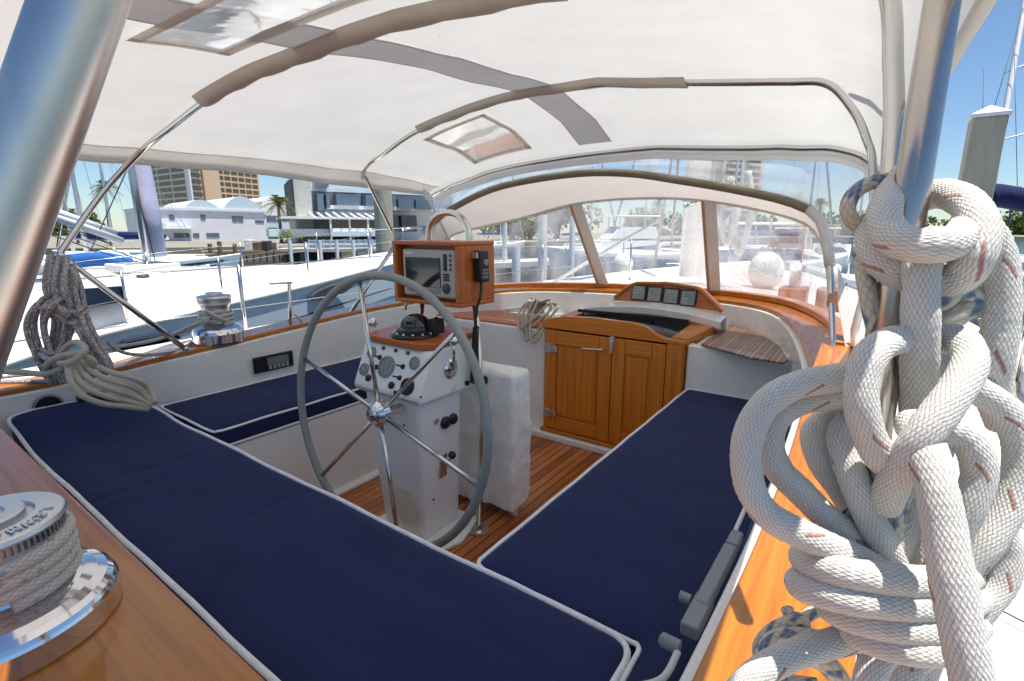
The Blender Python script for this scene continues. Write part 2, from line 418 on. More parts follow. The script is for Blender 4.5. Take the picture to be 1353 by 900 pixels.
MB().prism(g, (0,0,.012)).build('slatted_seat', M['grate'], yacht, bevel=.003)
tk = [Vector((-2.6,2.63,-.603)), Vector((-2.52,2.9,-.603)), Vector((-2.36,3.12,-.603)), Vector((-2.1,3.0,-.603)), Vector((-1.62,2.95,-.603)), Vector((-1.60,2.63,-.603))]
MB().prism(tk[::-1], (0,0,.012)).build('shelf_board', M['mahog'], yacht, bevel=.003)
# starboard side deck, port side deck with toe rails, coachroof and foredeck
# (outline of the deck edge)
DE = [(-3.05,-1.6),(-3.3,0),(-3.38,2),(-3.3,4),(-2.95,6),(-2.3,8),(-1.33,9.9),(-.36,8),(.30,6),(.66,4),(.76,2),(.70,0),(.45,-1.6)]
de = [Vector((x,y,lerp(-.80,-.62,max(0,min(1,(y-0)/9)))-.02)) for x,y in [tuple(p)[:2] for p in spl([(x,y,0) for x,y in DE], 6)]]
# deck as a ring between edge and cockpit, side by side sheets
m = MB()
L_ = [p for p in de if p.x < -1.33]; Rr = [p for p in de if p.x >= -1.33]
def inner(p):
    x = max(min(p.x, .12 if True else 0), -2.92)
    if p.y > 2.4: x = -1.33 + (p.x+1.33)*.35 if p.y > 3.4 else (x)
    return Vector((x, p.y, p.z+.015))
m.grid([L_, [inner(p) for p in L_]], False); m.grid([[inner(p) for p in Rr], Rr], False)
m.grid([[Vector((lerp(-2.92, .12, k/10), y, lerp(-.80,-.62,max(0,y/9)) + .03*math.sin(math.pi*k/10))) for k in range(11)] for y in (3.5,4.2,5,6,7,8,9)], True)
m.build('deck', M['gel'], yacht)
m = MB(); rows = []
for dz, ins in ((.15,0),(.15,.045),(-.02,.045)): rows.append([p + Vector((-1 if p.x>-1.33 else 1,0,0))*ins + Vector((0,0,dz)) for p in de])
hull_low = [[p + Vector((0,0,-.02)) for p in de], [Vector((-1.33+(p.x+1.33)*.97, p.y*.97, -1.6)) for p in de], [Vector((-1.33+(p.x+1.33)*.8, p.y*.93, WATER-.2)) for p in de]]
m.grid(rows[::-1] + hull_low); m.build('hull', M['gel'], yacht)
# coachroof in front of the windscreen
m = MB(); rows = []
for y, hw, z in ((3.68,1.0,-.56),(3.85,1.0,-.49),(4.6,.95,-.50),(5.8,.75,-.54),(6.6,.5,-.58),(6.75,.45,-.7)):
    rows.append([Vector((-1.33-hw-.05,y,-.75))] + [Vector((-1.33+hw*math.sin(a), y, z-.08+.08*math.cos(a))) for a in [(-90+180*k/12)*math.pi/180 for k in range(13)]] + [Vector((-1.33+hw+.05,y,-.75))])
m.grid(rows); m.build('coachroof', M['gel'], yacht, solid=.01)
# seams in the white side deck by the starboard rail
for u0,v0,u1,v1 in ((1310,690,1353,698),(1320,805,1353,822)):
    a = at(u0,v0,z=-.765); b = at(u1,v1,z=-.765); MB().tube([a,b,b+(b-a)*2], .002, 6).build('deck_seam', M['ink'], yacht)
# fittings let into the coaming walls
sp_ = at(64,536,x=-2.862); 
m = MB(); m.lathe([(.0,0),(.052,0),(.052,.006),(.044,.010),(.044,.004),(.0,.002)], sp_, (1,0,0), 28); o = m.build('speaker', M['grey'], yacht)
MB().lathe([(.0,.004),(.043,.004),(.043,.0075),(.0,.009)], sp_, (1,0,0), 24).build('speaker_cone', M['black'], o)
ds = at(361,478,x=-2.646)
o = MB().box(ds.x,ds.x+.012,ds.y-.115,ds.y+.115,ds.z-.045,ds.z+.045).build('instrument_display', M['black'], yacht, bevel=.006)
m = MB(); m.box(ds.x+.012,ds.x+.015,ds.y-.04,ds.y+.085,ds.z-.01,ds.z+.03); m.build('screen', M['gauge'], o)
m = MB()
for k in range(5):
    for j in range(2): m.box(ds.x+.012,ds.x+.016,ds.y-.035+k*.025,ds.y-.018+k*.025,ds.z-.034+j*.012,ds.z-.026+j*.012)
m.build('keypad', M['grey_lt'], o)
fl = at(121,525,x=-2.80)
MB().obox(fl, (.03,0,0), (0,.05,0), (0,0,.018)).build('fairlead', M['black'], yacht, bevel=.008)
# ================================================================ cushions
from mathutils import noise as mn
from mathutils.geometry import delaunay_2d_cdt
def cushion(name, outline, z, th, label, lift=None, group='navy cockpit cushions', seed=[0], folds=(), pr=.0055):
    seed = random.random()
    P = [Vector((x,y,0)) for x,y in outline]
    lf = lift or (lambda x,y: 0)
    c = sum(P, Vector())/len(P)
    def inset(d):
        out = []
        n = len(P)
        for i in range(n):
            t = P[(i+1)%n]-P[i-1]; t.normalize(); out.append(P[i]+Vector((-t.y,t.x,0))*d)
        return out
    def lev(Q, dz): return [Vector((q.x,q.y,z+dz+lf(q.x,q.y))) for q in Q]
    rows = [lev(inset(.012), -th), lev(inset(0), -th+.014), lev(inset(0), -.014), lev(inset(.005), -.004)]
    m = MB(); m.grid([r[::-1] for r in rows], True, True)
    ring = rows[-1]; n = len(ring); pts = [Vector((q.x,q.y)) for q in ring]
    def bd(q):
        best = 9
        for a, b in zip(pts, pts[1:]+pts[:1]):
            ab = b-a; t = max(0, min(1, (q-a).dot(ab)/max(ab.length_squared,1e-12))); best = min(best, (a+ab*t-q).length)
        return best
    def inside(q):
        c_ = False
        for a, b in zip(pts, pts[1:]+pts[:1]):
            if (a.y > q.y) != (b.y > q.y) and q.x < (b.x-a.x)*(q.y-a.y)/(b.y-a.y)+a.x: c_ = not c_
        return c_
    xs = [q.x for q in pts]; ys_ = [q.y for q in pts]; ext = []; hh = [q.z for q in ring]
    st = .018; k = 0; y_ = min(ys_)
    while y_ < max(ys_):
        x_ = min(xs)+(st/2 if k % 2 else 0)
        while x_ < max(xs):
            q = Vector((x_,y_))
            if inside(q):
                d_ = bd(q)
                if d_ > .011:
                    e_ = min(d_/.09,1); cr = .012*(1-(1-e_)**2)
                    wr = mn.noise(Vector((x_*3.1,y_*7,seed*5)))*.004 + mn.noise(Vector((x_*9+y_*9,(y_-x_)*2.5,seed*3)))*.0026
                    ext.append(q); hh.append(z+lf(x_,y_)+cr+wr*.9*e_-.002-sum(.005*math.exp(-(seg_d(q,a_,b_)/.010)**2) for a_,b_ in folds))
            x_ += st
        y_ += st*.87; k += 1
    vo, eo, fo, ov, oe, of = delaunay_2d_cdt(pts+ext, [(a,(a+1)%n) for a in range(n)], [], 1, 1e-5)
    vz = []
    for src in ov: vz.append(hh[src[0]] if src else z)
    m.add([(q.x,q.y,h_) for q,h_ in zip(vo,vz)], [list(f_) for f_ in fo], True)
    o = m.build(name, M['navy'], None, merge=.0006)
    tag(o, label, 'cushion', group)
    m = MB(); m.tube([q+Vector((0,0,.0015*math.sin(i*1.7))) for i,q in enumerate(lev(inset(-.001), -.004))], pr, 8, True); m.tube(lev(inset(-.001), -th+.008), .0055, 8, True)
    m.build('piping', M['pipe'], o)
    return o
def seg_d(q, a, b):
    ab = b-a; t = max(0, min(1, (q-a).dot(ab)/ab.length_squared)); return (a+ab*t-q).length + (.02 if t in (0,1) else 0)
def rounded(pts, rad, n=6):
    out = []; k = len(pts)
    for i in range(k):
        p = Vector((*pts[i],0)); a = Vector((*pts[i-1],0)); b = Vector((*pts[(i+1)%k],0)); r = rad[i] if isinstance(rad,(list,tuple)) else rad
        r = min(r, (p-a).length*.45, (b-p).length*.45)
        s = p+(a-p).normalized()*r; e = p+(b-p).normalized()*r
        for j in range(n+1):
            t = j/n; q = s*(1-t)**2+p*2*t*(1-t)+e*t*t; out.append((q.x,q.y))
    # even out
    res = []
    for i in range(len(out)):
        a = Vector((*out[i],0)); b = Vector((*out[(i+1)%len(out)],0)); q = max(1,int((b-a).length/.08))
        for j in range(q): w = a.lerp(b,j/q); res.append((w.x,w.y))
    return res
def aft_lift(x, y): return .055*sstep(-2.35,-2.86,x)*1.0 + .004*math.sin(x*9)*math.sin(y*11)
def sst(a,b,x): return sstep(a,b,x)
def aft_lift(x, y): return .055*(1-sstep(-2.86,-2.35,x)) + .003*math.sin(x*9)
cushion('seat_cushion', rounded([(-.285,.366),(-.285,.823),(-2.6,.815),(-2.85,.66),(-2.86,.366)][::1], [.03,.05,.35,.13,.12]), -.80, .085,
        'long navy cushion on the aft bench, widest in the foreground', aft_lift, folds=[(Vector(at(a,b,z=-.79)[:2]),Vector(at(c,d,z=-.79)[:2])) for a,b,c,d in ((105,648,250,604),(250,604,290,588),(118,664,230,628),(310,690,420,640))], pr=.007)
cushion('seat_cushion', rounded([(-.705,.835),(-.272,.835),(-.272,.24),(-.185,.24),(-.165,1.2),(-.17,2.585),(-.69,2.585)], [.03,.02,.02,.02,.05,.06,.03]), -.806, .08,
        'navy cushion on the starboard bench beside the grey box and white rope')
cushion('seat_cushion', rounded([(-2.1,.85),(-2.1,2.5),(-2.64,2.5),(-2.64,.85)], .03), -.80, .085,
        'navy cushion on the far port bench behind the steering wheel')
# fix winding: outlines are counter-clockwise seen from above or below; normals are recalculated at the end
# ================================================================ companionway cabinet
cab = wthing('companionway_cabinet', 'varnished wooden companionway doors with dark sliding hatch at the forward end of the cockpit', 'cabinet', (-1.15,2.6,-1.25))
Y0 = 2.58
m = MB(); m.box(-1.585,-.72,Y0+.012,2.72,-1.25,-.60); m.build('cabinet_frame', M['door'], cab, bevel=.004)
def door(x0, x1, z0, z1):
    m = MB(); w = .075
    m.box(x0,x0+w,Y0-.012,Y0+.012,z0,z1); m.box(x1-w,x1,Y0-.012,Y0+.012,z0,z1)
    d = m.build('door', M['door'], cab, bevel=.004)
    MB().box(x0+w+.001,x1-w-.001,Y0-.0115,Y0+.012,z1-w*1.1,z1).build('rail', M['door_x'], d, bevel=.004); MB().box(x0+w+.001,x1-w-.001,Y0-.0115,Y0+.012,z0,z0+w*1.1).build('rail', M['door_x'], d, bevel=.004)
    a0, a1, b0, b1 = x0+w, x1-w, z0+w*1.1, z1-w*1.1
    m = MB(); m.box(a0,a1,Y0+.0,Y0+.011,b0,b1)
    i = .028; m.prism([(a0+i*.6,Y0,b0+i*.6),(a1-i*.6,Y0,b0+i*.6),(a1-i*.6,Y0,b1-i*.6),(a0+i*.6,Y0,b1-i*.6)], (0,-.007,0)); m.build('panel', M['door'], d, bevel=.006)
    return d
d1 = door(-1.565,-1.125,-1.22,-.585); d2 = door(-1.120,-.815,-1.22,-.585)
MB().box(-.812,-.722,Y0-.010,Y0+.012,-1.22,-.575).build('stile', M['door'], cab, bevel=.004)
MB().box(-1.59,-.72,Y0-.02,Y0+.012,-1.25,-1.225).build('sill', M['door_x'], cab, bevel=.004)
for z in (-.70,-1.12):
    m = MB(); m.obox((-1.545,Y0-.016,z),(.022,0,0),(0,.004,0),(0,0,.028)); m.obox((-1.508,Y0-.016,z),(.03,0,0),(0,.003,0),(0,0,.017)); m.tube([(-1.525,Y0-.022,z-.03),(-1.525,Y0-.022,z+.03)],.007,10)
    m.build('hinge', M['satin'], d1, bevel=.002)
m = MB(); p = [Vector((-1.30,Y0-.013,-.665)),Vector((-1.295,Y0-.04,-.665)),Vector((-1.18,Y0-.04,-.655)),Vector((-1.175,Y0-.013,-.655))]
m.tube(spl(p,4),.006,8); m.build('handle', M['satin'], d1)
m = MB(); m.box(-1.135,-1.105,Y0-.024,Y0-.012,-.64,-.575); m.box(-1.13,-1.11,Y0-.034,Y0-.022,-.67,-.60); m.build('hasp', M['satin'], cab, bevel=.003)
bd = [(-1.59,-.575),(-1.59,-.535),(-1.56,-.52),(-1.45,-.492),(-1.25,-.482),(-1.0,-.487),(-.93,-.50),(-.88,-.532),(-.83,-.552),(-.72,-.556),(-.72,-.575)]
MB().prism([(x,Y0-.012,z) for x,z in bd], (0,.04,0)).build('hatch_board', M['door_x'], cab, bevel=.004)
for x0,x1,a,b in ((-.80,-.72,-.80,-.66),(-1.59,-1.53,-1.59,-1.50)):
    m = MB(); m.prism([(x0,Y0+.03,-.60),(x1,Y0+.03,-.60),(b,3.0,-.575),(a,3.0,-.575)], (0,0,.055)); m.build('hatch_rail', M['door'], cab, bevel=.006)
m = MB(); rows = []
for k in range(13):
    x = lerp(-1.52,-.80,k/12); zz = -.505 - .03*((k-6)/6)**2
    rows.append([Vector((x,2.63,zz-.035)), Vector((x+.02*(k/12),2.96,zz)), Vector((x+.02*(k/12),2.96,zz-.015)), Vector((x,2.63,zz-.05))])
m.grid(rows, True, True); m.build('hatch_glass', M['glass'], cab)
m = MB(); m.box(-1.52,-.80,2.9,2.906,-.515,-.495); m.build('hatch_seal', M['black'], cab)
m = MB(); rows = []
for k in range(13):
    x = lerp(-1.49,-.63,k/12); zz = -.447 - .045*((k-6)/6)**2 - .004*k/12
    rows.append([Vector((x,2.935,zz-.042)), Vector((x,2.925,zz)), Vector((x,3.06,zz+.015)), Vector((x,3.08,-.61))])
m.grid(rows, False, True); m.build('hatch_hood', M['gel'], cab, bevel=.004)
# instrument pod
pod = wthing('instrument_pod', 'mahogany instrument pod with four square dials above the companionway hatch', 'instruments', (-1.0,3.08,-.45))
def yz(x,z,y0=3.07): return Vector((x, y0+(z+.45)*.25, z))
pl = [(-1.36,-.445),(-1.34,-.425),(-1.25,-.343),(-1.2,-.322),(-1.0,-.312),(-.83,-.328),(-.79,-.345),(-.69,-.425),(-.66,-.46),(-1.0,-.435)]
MB().prism([yz(x,z) for x,z in pl], (0,.09,0)).build('housing', M['mahog'], pod, bevel=.008)
MB().tube([yz(x,z,3.062) for x,z in pl[1:9]], .011, 8).build('trim', M['teak_x'], pod)
for k in range(4):
    x = -1.175 + k*.105; zc = -.379 - .004*k
    m = MB(); m.obox(yz(x,zc,3.06),(.049,0,0),Vector((0,.008,-.002)),Vector((0,.012,.050))); o = m.build('dial', M['black'], pod, bevel=.006)
    m = MB(); m.obox(yz(x,zc,3.05),(.041,0,0),Vector((0,.002,0)),Vector((0,.010,.041))); f_ = m.build('dial_face', M['gauge'], o, bevel=.002)
    a = random.uniform(-2,2); m = MB(); c_ = yz(x,zc,3.047); m.tube([c_, c_+Vector((math.sin(a)*.028,0,math.cos(a)*.028))], .0016, 6); m.build('needle', M['white_dull'], o)
    m = MB()
    for j in range(13):
        b_ = j*math.pi/6; w_ = Vector((math.sin(b_),0,math.cos(b_))); m.tube([c_+w_*.030,c_+w_*.036],.0011,5)
    m.build('dial_marks', M['white_dull'], o)
# ================================================================ steering pedestal
ped = wthing('steering_pedestal', 'white steering pedestal with a large six spoke grey rimmed wheel and a black compass', 'pedestal', (-1.49,1.4,-1.29))
XL, XR = -1.69, -1.305; YA = 1.245
m = MB(); m.prism([(-1.655,1.262,-.66),(-1.345,1.262,-.66),(-1.345,1.5,-.66),(-1.655,1.5,-.66)], (0,0,0)) if False else None
m = MB(); top = [(-1.66,1.265),(-1.335,1.265),(-1.335,1.52),(-1.66,1.52)]; bot = [(-1.615,1.30),(-1.375,1.30),(-1.375,1.53),(-1.615,1.53)]
m.add([(x,y,-.64) for x,y in top]+[(x,y,-1.285) for x,y in bot], [(0,1,2,3),(7,6,5,4)]+[(i,4+i,4+(i+1)%4,(i+1)%4) for i in range(4)]); m.build('column', M['ped'], ped, bevel=.022, seg=3)
MB().prism([(-1.68,1.22,-1.289),(-1.30,1.22,-1.289),(-1.25,1.40,-1.289),(-1.30,1.58,-1.289),(-1.68,1.58,-1.289)], (0,0,.018)).build('base_flange', M['ped'], ped, bevel=.006)
side = [(YA,-.645),(YA-.012,-.615),(1.312,-.445),(1.56,-.425),(1.56,-.645)]
m = MB(); m.prism([(XL,y,z) for y,z in side], (XR-XL,0,0)); cons = m.build('console', M['ped'], ped, bevel=.018, seg=3)
m = MB(); m.prism([(XL+.005,1.325,-.443),(XL+.045,1.30,-.443),(XR-.06,1.295,-.443),(XR-.005,1.33,-.443),(XR+.02,1.56,-.428),(XR-.05,1.60,-.428),(XL+.05,1.60,-.428),(XL-.01,1.56,-.428)], (0,0,.028)); m.build('binnacle_top', M['mahog'], ped, bevel=.006)
nA = Vector((0,-.17,.0735)).normalized(); nA = Vector((0,-(.615-.445),1.312-YA+.012)).normalized()  # aft panel normal
eU = Vector((1,0,0)); eV = nA.cross(eU).normalized(); eV = eV if eV.z > 0 else -eV
def onp(fx, fz):   # fraction across / up the sloping panel
    y0, z0 = YA-.012, -.615; y1, z1 = 1.312, -.445
    return Vector((lerp(XL,XR,fx), lerp(y0,y1,fz), lerp(z0,z1,fz)))
def gauge(c, n, r, needle=True, face='gauge', bez='black'):
    m = MB(); m.lathe([(0,0),(r,0),(r,.006),(r*.82,.009),(r*.82,.005),(0,.005)], c, n, 28); o = m.build('gauge', M[bez], ped)
    m = MB(); m.lathe([(r*.81,.0056),(0,.0062)], c, n, 24); m.build('dial_face', M[face], o)
    if needle:
        a = random.uniform(-1.2,2.2); q = c+n*.0075; e1 = Vector((1,0,0)); e1 = (e1-n*e1.dot(n)).normalized(); e2 = n.cross(e1)
        d = (e1*math.sin(a)+e2*math.cos(a)); m = MB()
        for k in range(11):
            b_ = -2.2+4.4*k/10; w_ = e1*math.sin(b_)+e2*math.cos(b_); m.tube([q+w_*r*.60-n*.001, q+w_*r*.74-n*.001], r*.022, 5)
        m.build('dial_marks', M['white_dull'], o); m = MB(); m.tube([q-d*r*.2,q+d*r*.62], r*.035, 6); m.build('needle', M['white_dull'], o)
for fx,fz,r in ((.17,.76,.024),(.13,.36,.026),(.45,.52,.045),(.83,.72,.026)): gauge(onp(fx,fz), nA, r, True, 'gauge', 'grey')
gauge(onp(.82,.22), nA, .034, False, 'black')
for fx,fz in ((.60,.17),(.235,.20)): 
    MB().lathe([(0,0),(.014,0),(.014,.008),(.008,.012),(0,.012)], onp(fx,fz), nA, 16).build('push_button', M['black'], ped)
for fx,fz in ((.33,.90),(.52,.90),(.70,.90),(.68,.05)):
    MB().lathe([(0,0),(.0075,0),(.0075,.007),(0,.008)], onp(fx,fz), nA, 12).build('indicator', M['ink'], ped)
for fx,fz in ((.31,.69),(.30,.47),(.68,.60),(.68,.36)):
    c = onp(fx,fz); m = MB(); m.lathe([(0,0),(.011,0),(.009,.006),(.004,.012),(0,.012)], c, nA, 12); m.tube([c+nA*.01, c+nA*.022+eU*-.018], .0035, 8); m.build('switch', M['black'], ped)
# compass
m = MB(); cc = Vector((-1.475,1.40,-.415)); m.lathe([(0,0),(.092,0),(.10,.006),(.092,.016),(.078,.02),(.078,.028),(.07,.03)], cc, (0,0,1), 36); cmp_ = m.build('compass', M['black'], ped)
m = MB(); m.lathe([(.069*math.cos(a),.03+.062*math.sin(a)) for a in [k*math.pi/2/10 for k in range(11)]], cc, (0,0,1), 32); m.build('compass_dome', M['blackgl'], cmp_)
m = MB()
for k in range(14):
    a = k*2*math.pi/14; m.ball(cc+Vector((math.cos(a)*.086,math.sin(a)*.086,.018)), .006, 8, 6)
m.build('bezel_screw', M['satin'], cmp_)
m = MB(); m.obox(cc+Vector((.085,.03,.045)),(.02,0,0),(0,.03,0),(0,0,.03)); m.tube([cc+Vector((.08,.02,.03)),cc+Vector((.10,.02,.085))],.007,8); m.build('compass_hood', M['black'], cmp_, bevel=.006)
# gear and throttle levers with chrome balls
for X, sgn, (u,v) in ((XL-.022,-1,(493,426)),(XR+.022,1,(599,450))):
    ball = at(u,v,x=X+.02*sgn); pv = Vector((X-.018*sgn, 1.40, -.535)) if sgn < 0 else at(595,487,x=XR)
    m = MB(); m.lathe([(0,0),(.040,0),(.040,.006),(.03,.012),(0,.016)], pv, (sgn,0,0), 24); o = m.build('lever_plate', M['chrome'], ped)
    m = MB(); m.tube([pv+Vector((.014*sgn,0,0)), pv.lerp(ball,.5)+Vector((.01*sgn,0,0)), ball], .0065, 10); m.build('lever', M['ss'], o)
    MB().ball(ball, .021, 20, 12).build('lever_ball', M['chrome'], o)
# engine controls on the starboard face of the column
xf = lambda z: lerp(-1.335,-1.375,(-.64-z)/.645)
def onc(u,v): return at(u,v,x=-1.345)
for u,v,r in ((587,558,.026),(597,553,.024)):
    c = onc(u,v); c.x = xf(c.z)-.002; MB().lathe([(0,0),(r,0),(r,.012),(r*.7,.02),(0,.02)], c, (1,0,0), 24).build('engine_knob', M['black'], ped)
c = onc(575,556); c.x = xf(c.z)-.002; MB().lathe([(0,0),(.012,0),(.012,.008),(0,.01)], c, (1,0,0), 16).build('key_switch', M['satin'], ped)
c = onc(587,612); c.x = xf(c.z); m = MB(); m.obox(c+Vector((.003,0,-.012)),(.004,0,0),(0,.021,.0),(0,.004,.05)); o = m.build('brake_plate', M['ss'], ped, bevel=.003)
m = MB(); m.tube([c+Vector((.006,0,.0)), c+Vector((.035,.012,.03))], .009, 10); m.build('brake_lever', M['ss'], o)
MB().ball(c+Vector((.04,.016,.038)), .017, 14, 10).build('brake_knob', M['black'], o)
for u,v in ((593,410),(616,505)): pass
c = at(616,506,x=XR); MB().lathe([(0,0),(.011,0),(.010,.012),(0,.013)], c, (1,0,0), 14).build('stop_button', M['black'], ped)
c = at(600,513,x=XR); MB().lathe([(0,0),(.016,0),(.016,.002),(0,.0025)], c, (1,0,0), 20).build('sticker', M['cream'], ped)
c = Vector((-1.47,1.292,-1.13)); m = MB(); m.lathe([(0,0),(.082,0),(.082,.006),(0,.007)], c, (0,-1,.0), 32); o = m.build('access_plate', M['cream'], ped)
m = MB()
for k in range(6): m.ball(c+Vector((math.cos(k*1.05+.3)*.07,-.008,math.sin(k*1.05+.3)*.07)), .004, 8, 6)
m.build('plate_screw', M['satin'], o)
m = MB()
for u,v in ((505,543),(527,536),(519,548),(534,562),(573,660)):
    q = at(u,v,y=1.262); m.ball(q,.005,8,6)
for u,v in ((556,525),(535,525)): m.ball(at(u,v,y=1.24), .005, 8, 6)
m.build('bolt_head', M['ink'], ped)
# ================================================================ steering wheel
HC = Vector((-1.43,1.155,-.668)); RW = .517; tilt = R(5)
wy = Vector((0,math.sin(tilt),math.cos(tilt))); wn = Vector((0,-math.cos(tilt),math.sin(tilt)))
m = MB(); m.tube([HC+(eU*math.cos(a)+wy*math.sin(a))*RW for a in [2*math.pi*k/96 for k in range(96)]], .0155, 14, True); rim_ = m
m = MB(); m.lathe([(0,-.10),(.02,-.10),(.02,-.03),(.045,-.03),(.05,-.015),(.05,.015),(.036,.03),(.022,.034),(.022,.045),(0,.048)], HC, wn, 28); wh = m.build('steering_wheel', M['chrome'], ped); rim_.build('rim', M['wheel'], wh)
for k in range(6):
    a = math.radians(104+60*k); d = eU*math.cos(a)+wy*math.sin(a)
    m = MB(); m.tube([HC+d*.035, HC+d*.28, HC+d*(RW-.008)], .0085, 10); m.build('spoke', M['ss'], wh)
# ================================================================ pedestal guard, plotter box, radio
gd = wthing('pedestal_guard', 'stainless guard tube rising from the teak sole to a curved grab handle above the plotter', 'guard rail', (-1.22,1.55,-1.289))
pb = at(632,697,z=-1.275); top = Vector((-1.335,1.60,-.03))
hl = at(566,316,y=1.6); ht = at(592,281,y=1.6); hr = at(621,318,y=1.6)
m = MB(); m.tube([pb, Vector((-1.255,1.56,-.75)), Vector((-1.31,1.585,-.30))], .0125, 12); m.build('guard_tube', M['ss'], gd)
m = MB(); m.tube([pb+Vector((-.42,.03,0)), Vector((-1.66,1.58,-.75)), Vector((-1.62,1.585,-.30))], .0125, 12); m.build('guard_tube', M['ss'], gd)
m = MB(); arc = spl([hl+Vector((0,0,-.06)), hl, at(568,297,y=1.6), at(578,285,y=1.6), ht, at(606,285,y=1.6), at(617,299,y=1.6), hr, hr+Vector((0,0,-.06))], 6); m.tube(arc, .014, 14); m.build('grab_handle', M['ss'], gd)
m = MB(); m.lathe([(0,0),(.048,0),(.048,.005),(.02,.009),(.018,.03),(0,.03)], pb+Vector((0,0,-.013)), (0,0,1), 20); m.build('tube_foot', M['ss'], gd)
pbx = wthing('plotter_box', 'mahogany box holding the grey chart plotter, mounted above the compass', 'plotter', (-1.46,1.55,-.3))
X0,X1,Y0p,Y1p,Z0,Z1 = -1.655,-1.272,1.452,1.672,-.292,-.034
w = .018
MB().box(X0,X1,Y0p,Y1p,Z1-w,Z1).build('top_board', M['mahog'], pbx, bevel=.006); MB().box(X0,X1,Y0p,Y1p,Z0,Z0+w).build('bottom_board', M['mahog'], pbx, bevel=.006)
MB().box(X0+.001,X0+w*1.3,Y0p+.001,Y1p-.001,Z0+w-.001,Z1-w+.001).build('side_panel', M['mahog_z'], pbx, bevel=.004); MB().box(X1-w*1.6,X1-.001,Y0p+.001,Y1p-.001,Z0+w-.001,Z1-w+.001).build('side_panel', M['mahog_z'], pbx, bevel=.004)
MB().box(X0+.012,X1-.012,Y0p+.055,Y0p+.07,Z0+.012,Z1-.012).build('face_board', M['mahog'], pbx)
px0,px1,pz0,pz1 = X0+.048,X1-.034,Z0+.030,Z1-.032
m = MB(); m.box(px0,px1,Y0p+.012,Y0p+.056,pz0,pz1); plo = m.build('chart_plotter', M['grey_lt'], pbx, bevel=.012, seg=3)
kx = px1-.075
MB().box(px0+.022,kx-.006,Y0p+.008,Y0p+.014,pz0+.042,pz1-.034).build('screen', M['glass'], plo, bevel=.002)
MB().box(px0+.024,kx-.010,Y0p+.009,Y0p+.014,pz0+.018,pz0+.036).build('lower_bezel', M['grey'], plo, bevel=.002)
MB().box(px0+.020,px0+.065,Y0p+.0095,Y0p+.0125,pz1-.022,pz1-.014).build('maker_plate', M['white_dull'], plo)
m = MB(); m.lathe([(0,0),(.021,0),(.021,.004),(.012,.007),(0,.007)], (kx+.024,Y0p+.012,pz0+.042), (0,-1,0), 24); m.build('cursor_pad', M['ink'], plo)
m = MB()
for i in range(2):
    for j in range(3): m.box(kx+.010+i*.017,kx+.023+i*.017,Y0p+.008,Y0p+.013,pz0+.072+j*.011,pz0+.080+j*.011)
for j in range(4): m.lathe([(0,0),(.0055,0),(.0055,.003),(0,.004)], (kx+.049,Y0p+.012,pz0+.118+j*.018), (0,-1,0), 12)
m.build('key', M['ink'], plo)
m = MB(); m.box(kx+.012,kx+.030,Y0p+.008,Y0p+.013,pz0+.112,pz0+.178); m.build('function_keys', M['black'], plo, bevel=.002)
for u,v in ((522,408),(603,412)):
    pass
m = MB()
for x in (X0+.03,): m.tube([(x,Y0p+.05,Z0),(x-.006,Y0p+.04,Z0-.03)], .006, 8); m.ball((x-.006,Y0p+.04,Z0-.034),.009,8,6)
m.build('clamp_screw', M['satin'], pbx)
mic = wthing('radio_microphone', 'black handheld radio microphone hanging on the side of the plotter box', 'microphone', at(636,350,x=X1+.02))
c = at(636,352,x=X1+.022)
m = MB(); m.obox(c,(.019,0,0),(0,.030,.0),(0,-.004,.062)); b_ = m.build('microphone_body', M['black'], mic, bevel=.008, seg=3)
MB().lathe([(0,0),(.014,0),(.013,.004),(0,.005)], c+Vector((.019,.004,.016)), (1,0,0), 18).build('speaker_grille', M['grey'], b_)
m = MB()
for i in range(3):
    for j in range(3): m.box(c.x+.018,c.x+.023,c.y-.017+i*.012,c.y-.009+i*.012,c.z-.046+j*.014,c.z-.037+j*.014)
m.build('key', M['grey'], b_)
m = MB(); m.obox(c+Vector((-.004,-.004,.044)),(.016,0,0),(0,.036,0),(0,0,.012)); m.build('bracket', M['satin'], mic, bevel=.003)
cord = []
p0 = c+Vector((-.004,.005,-.06)); p1 = at(629,412,x=X1+.012); p2 = at(629,432,x=X1+.012); p3 = at(626,505,x=X1-.005)
cord = spl([p0, p0.lerp(p1,.5)+Vector((.008,0,0)), p1, p2], 6)
N_ = 26; hel = []
for i in range(N_*10+1):
    t = i/(N_*10); q = p2.lerp(p3, t); a = i/10*2*math.pi; rr = .011+.003*t
    hel.append(q+Vector((math.cos(a)*rr, math.sin(a)*rr, 0)))
m = MB(); m.tube(cord, .0055, 8); m.tube(hel, .0042, 6); m.tube(spl([p3, at(640,560,x=X1-.01), at(640,600,x=X1-.05)],6), .005, 6) if False else None
m.build('coiled_cord', M['black'], mic)
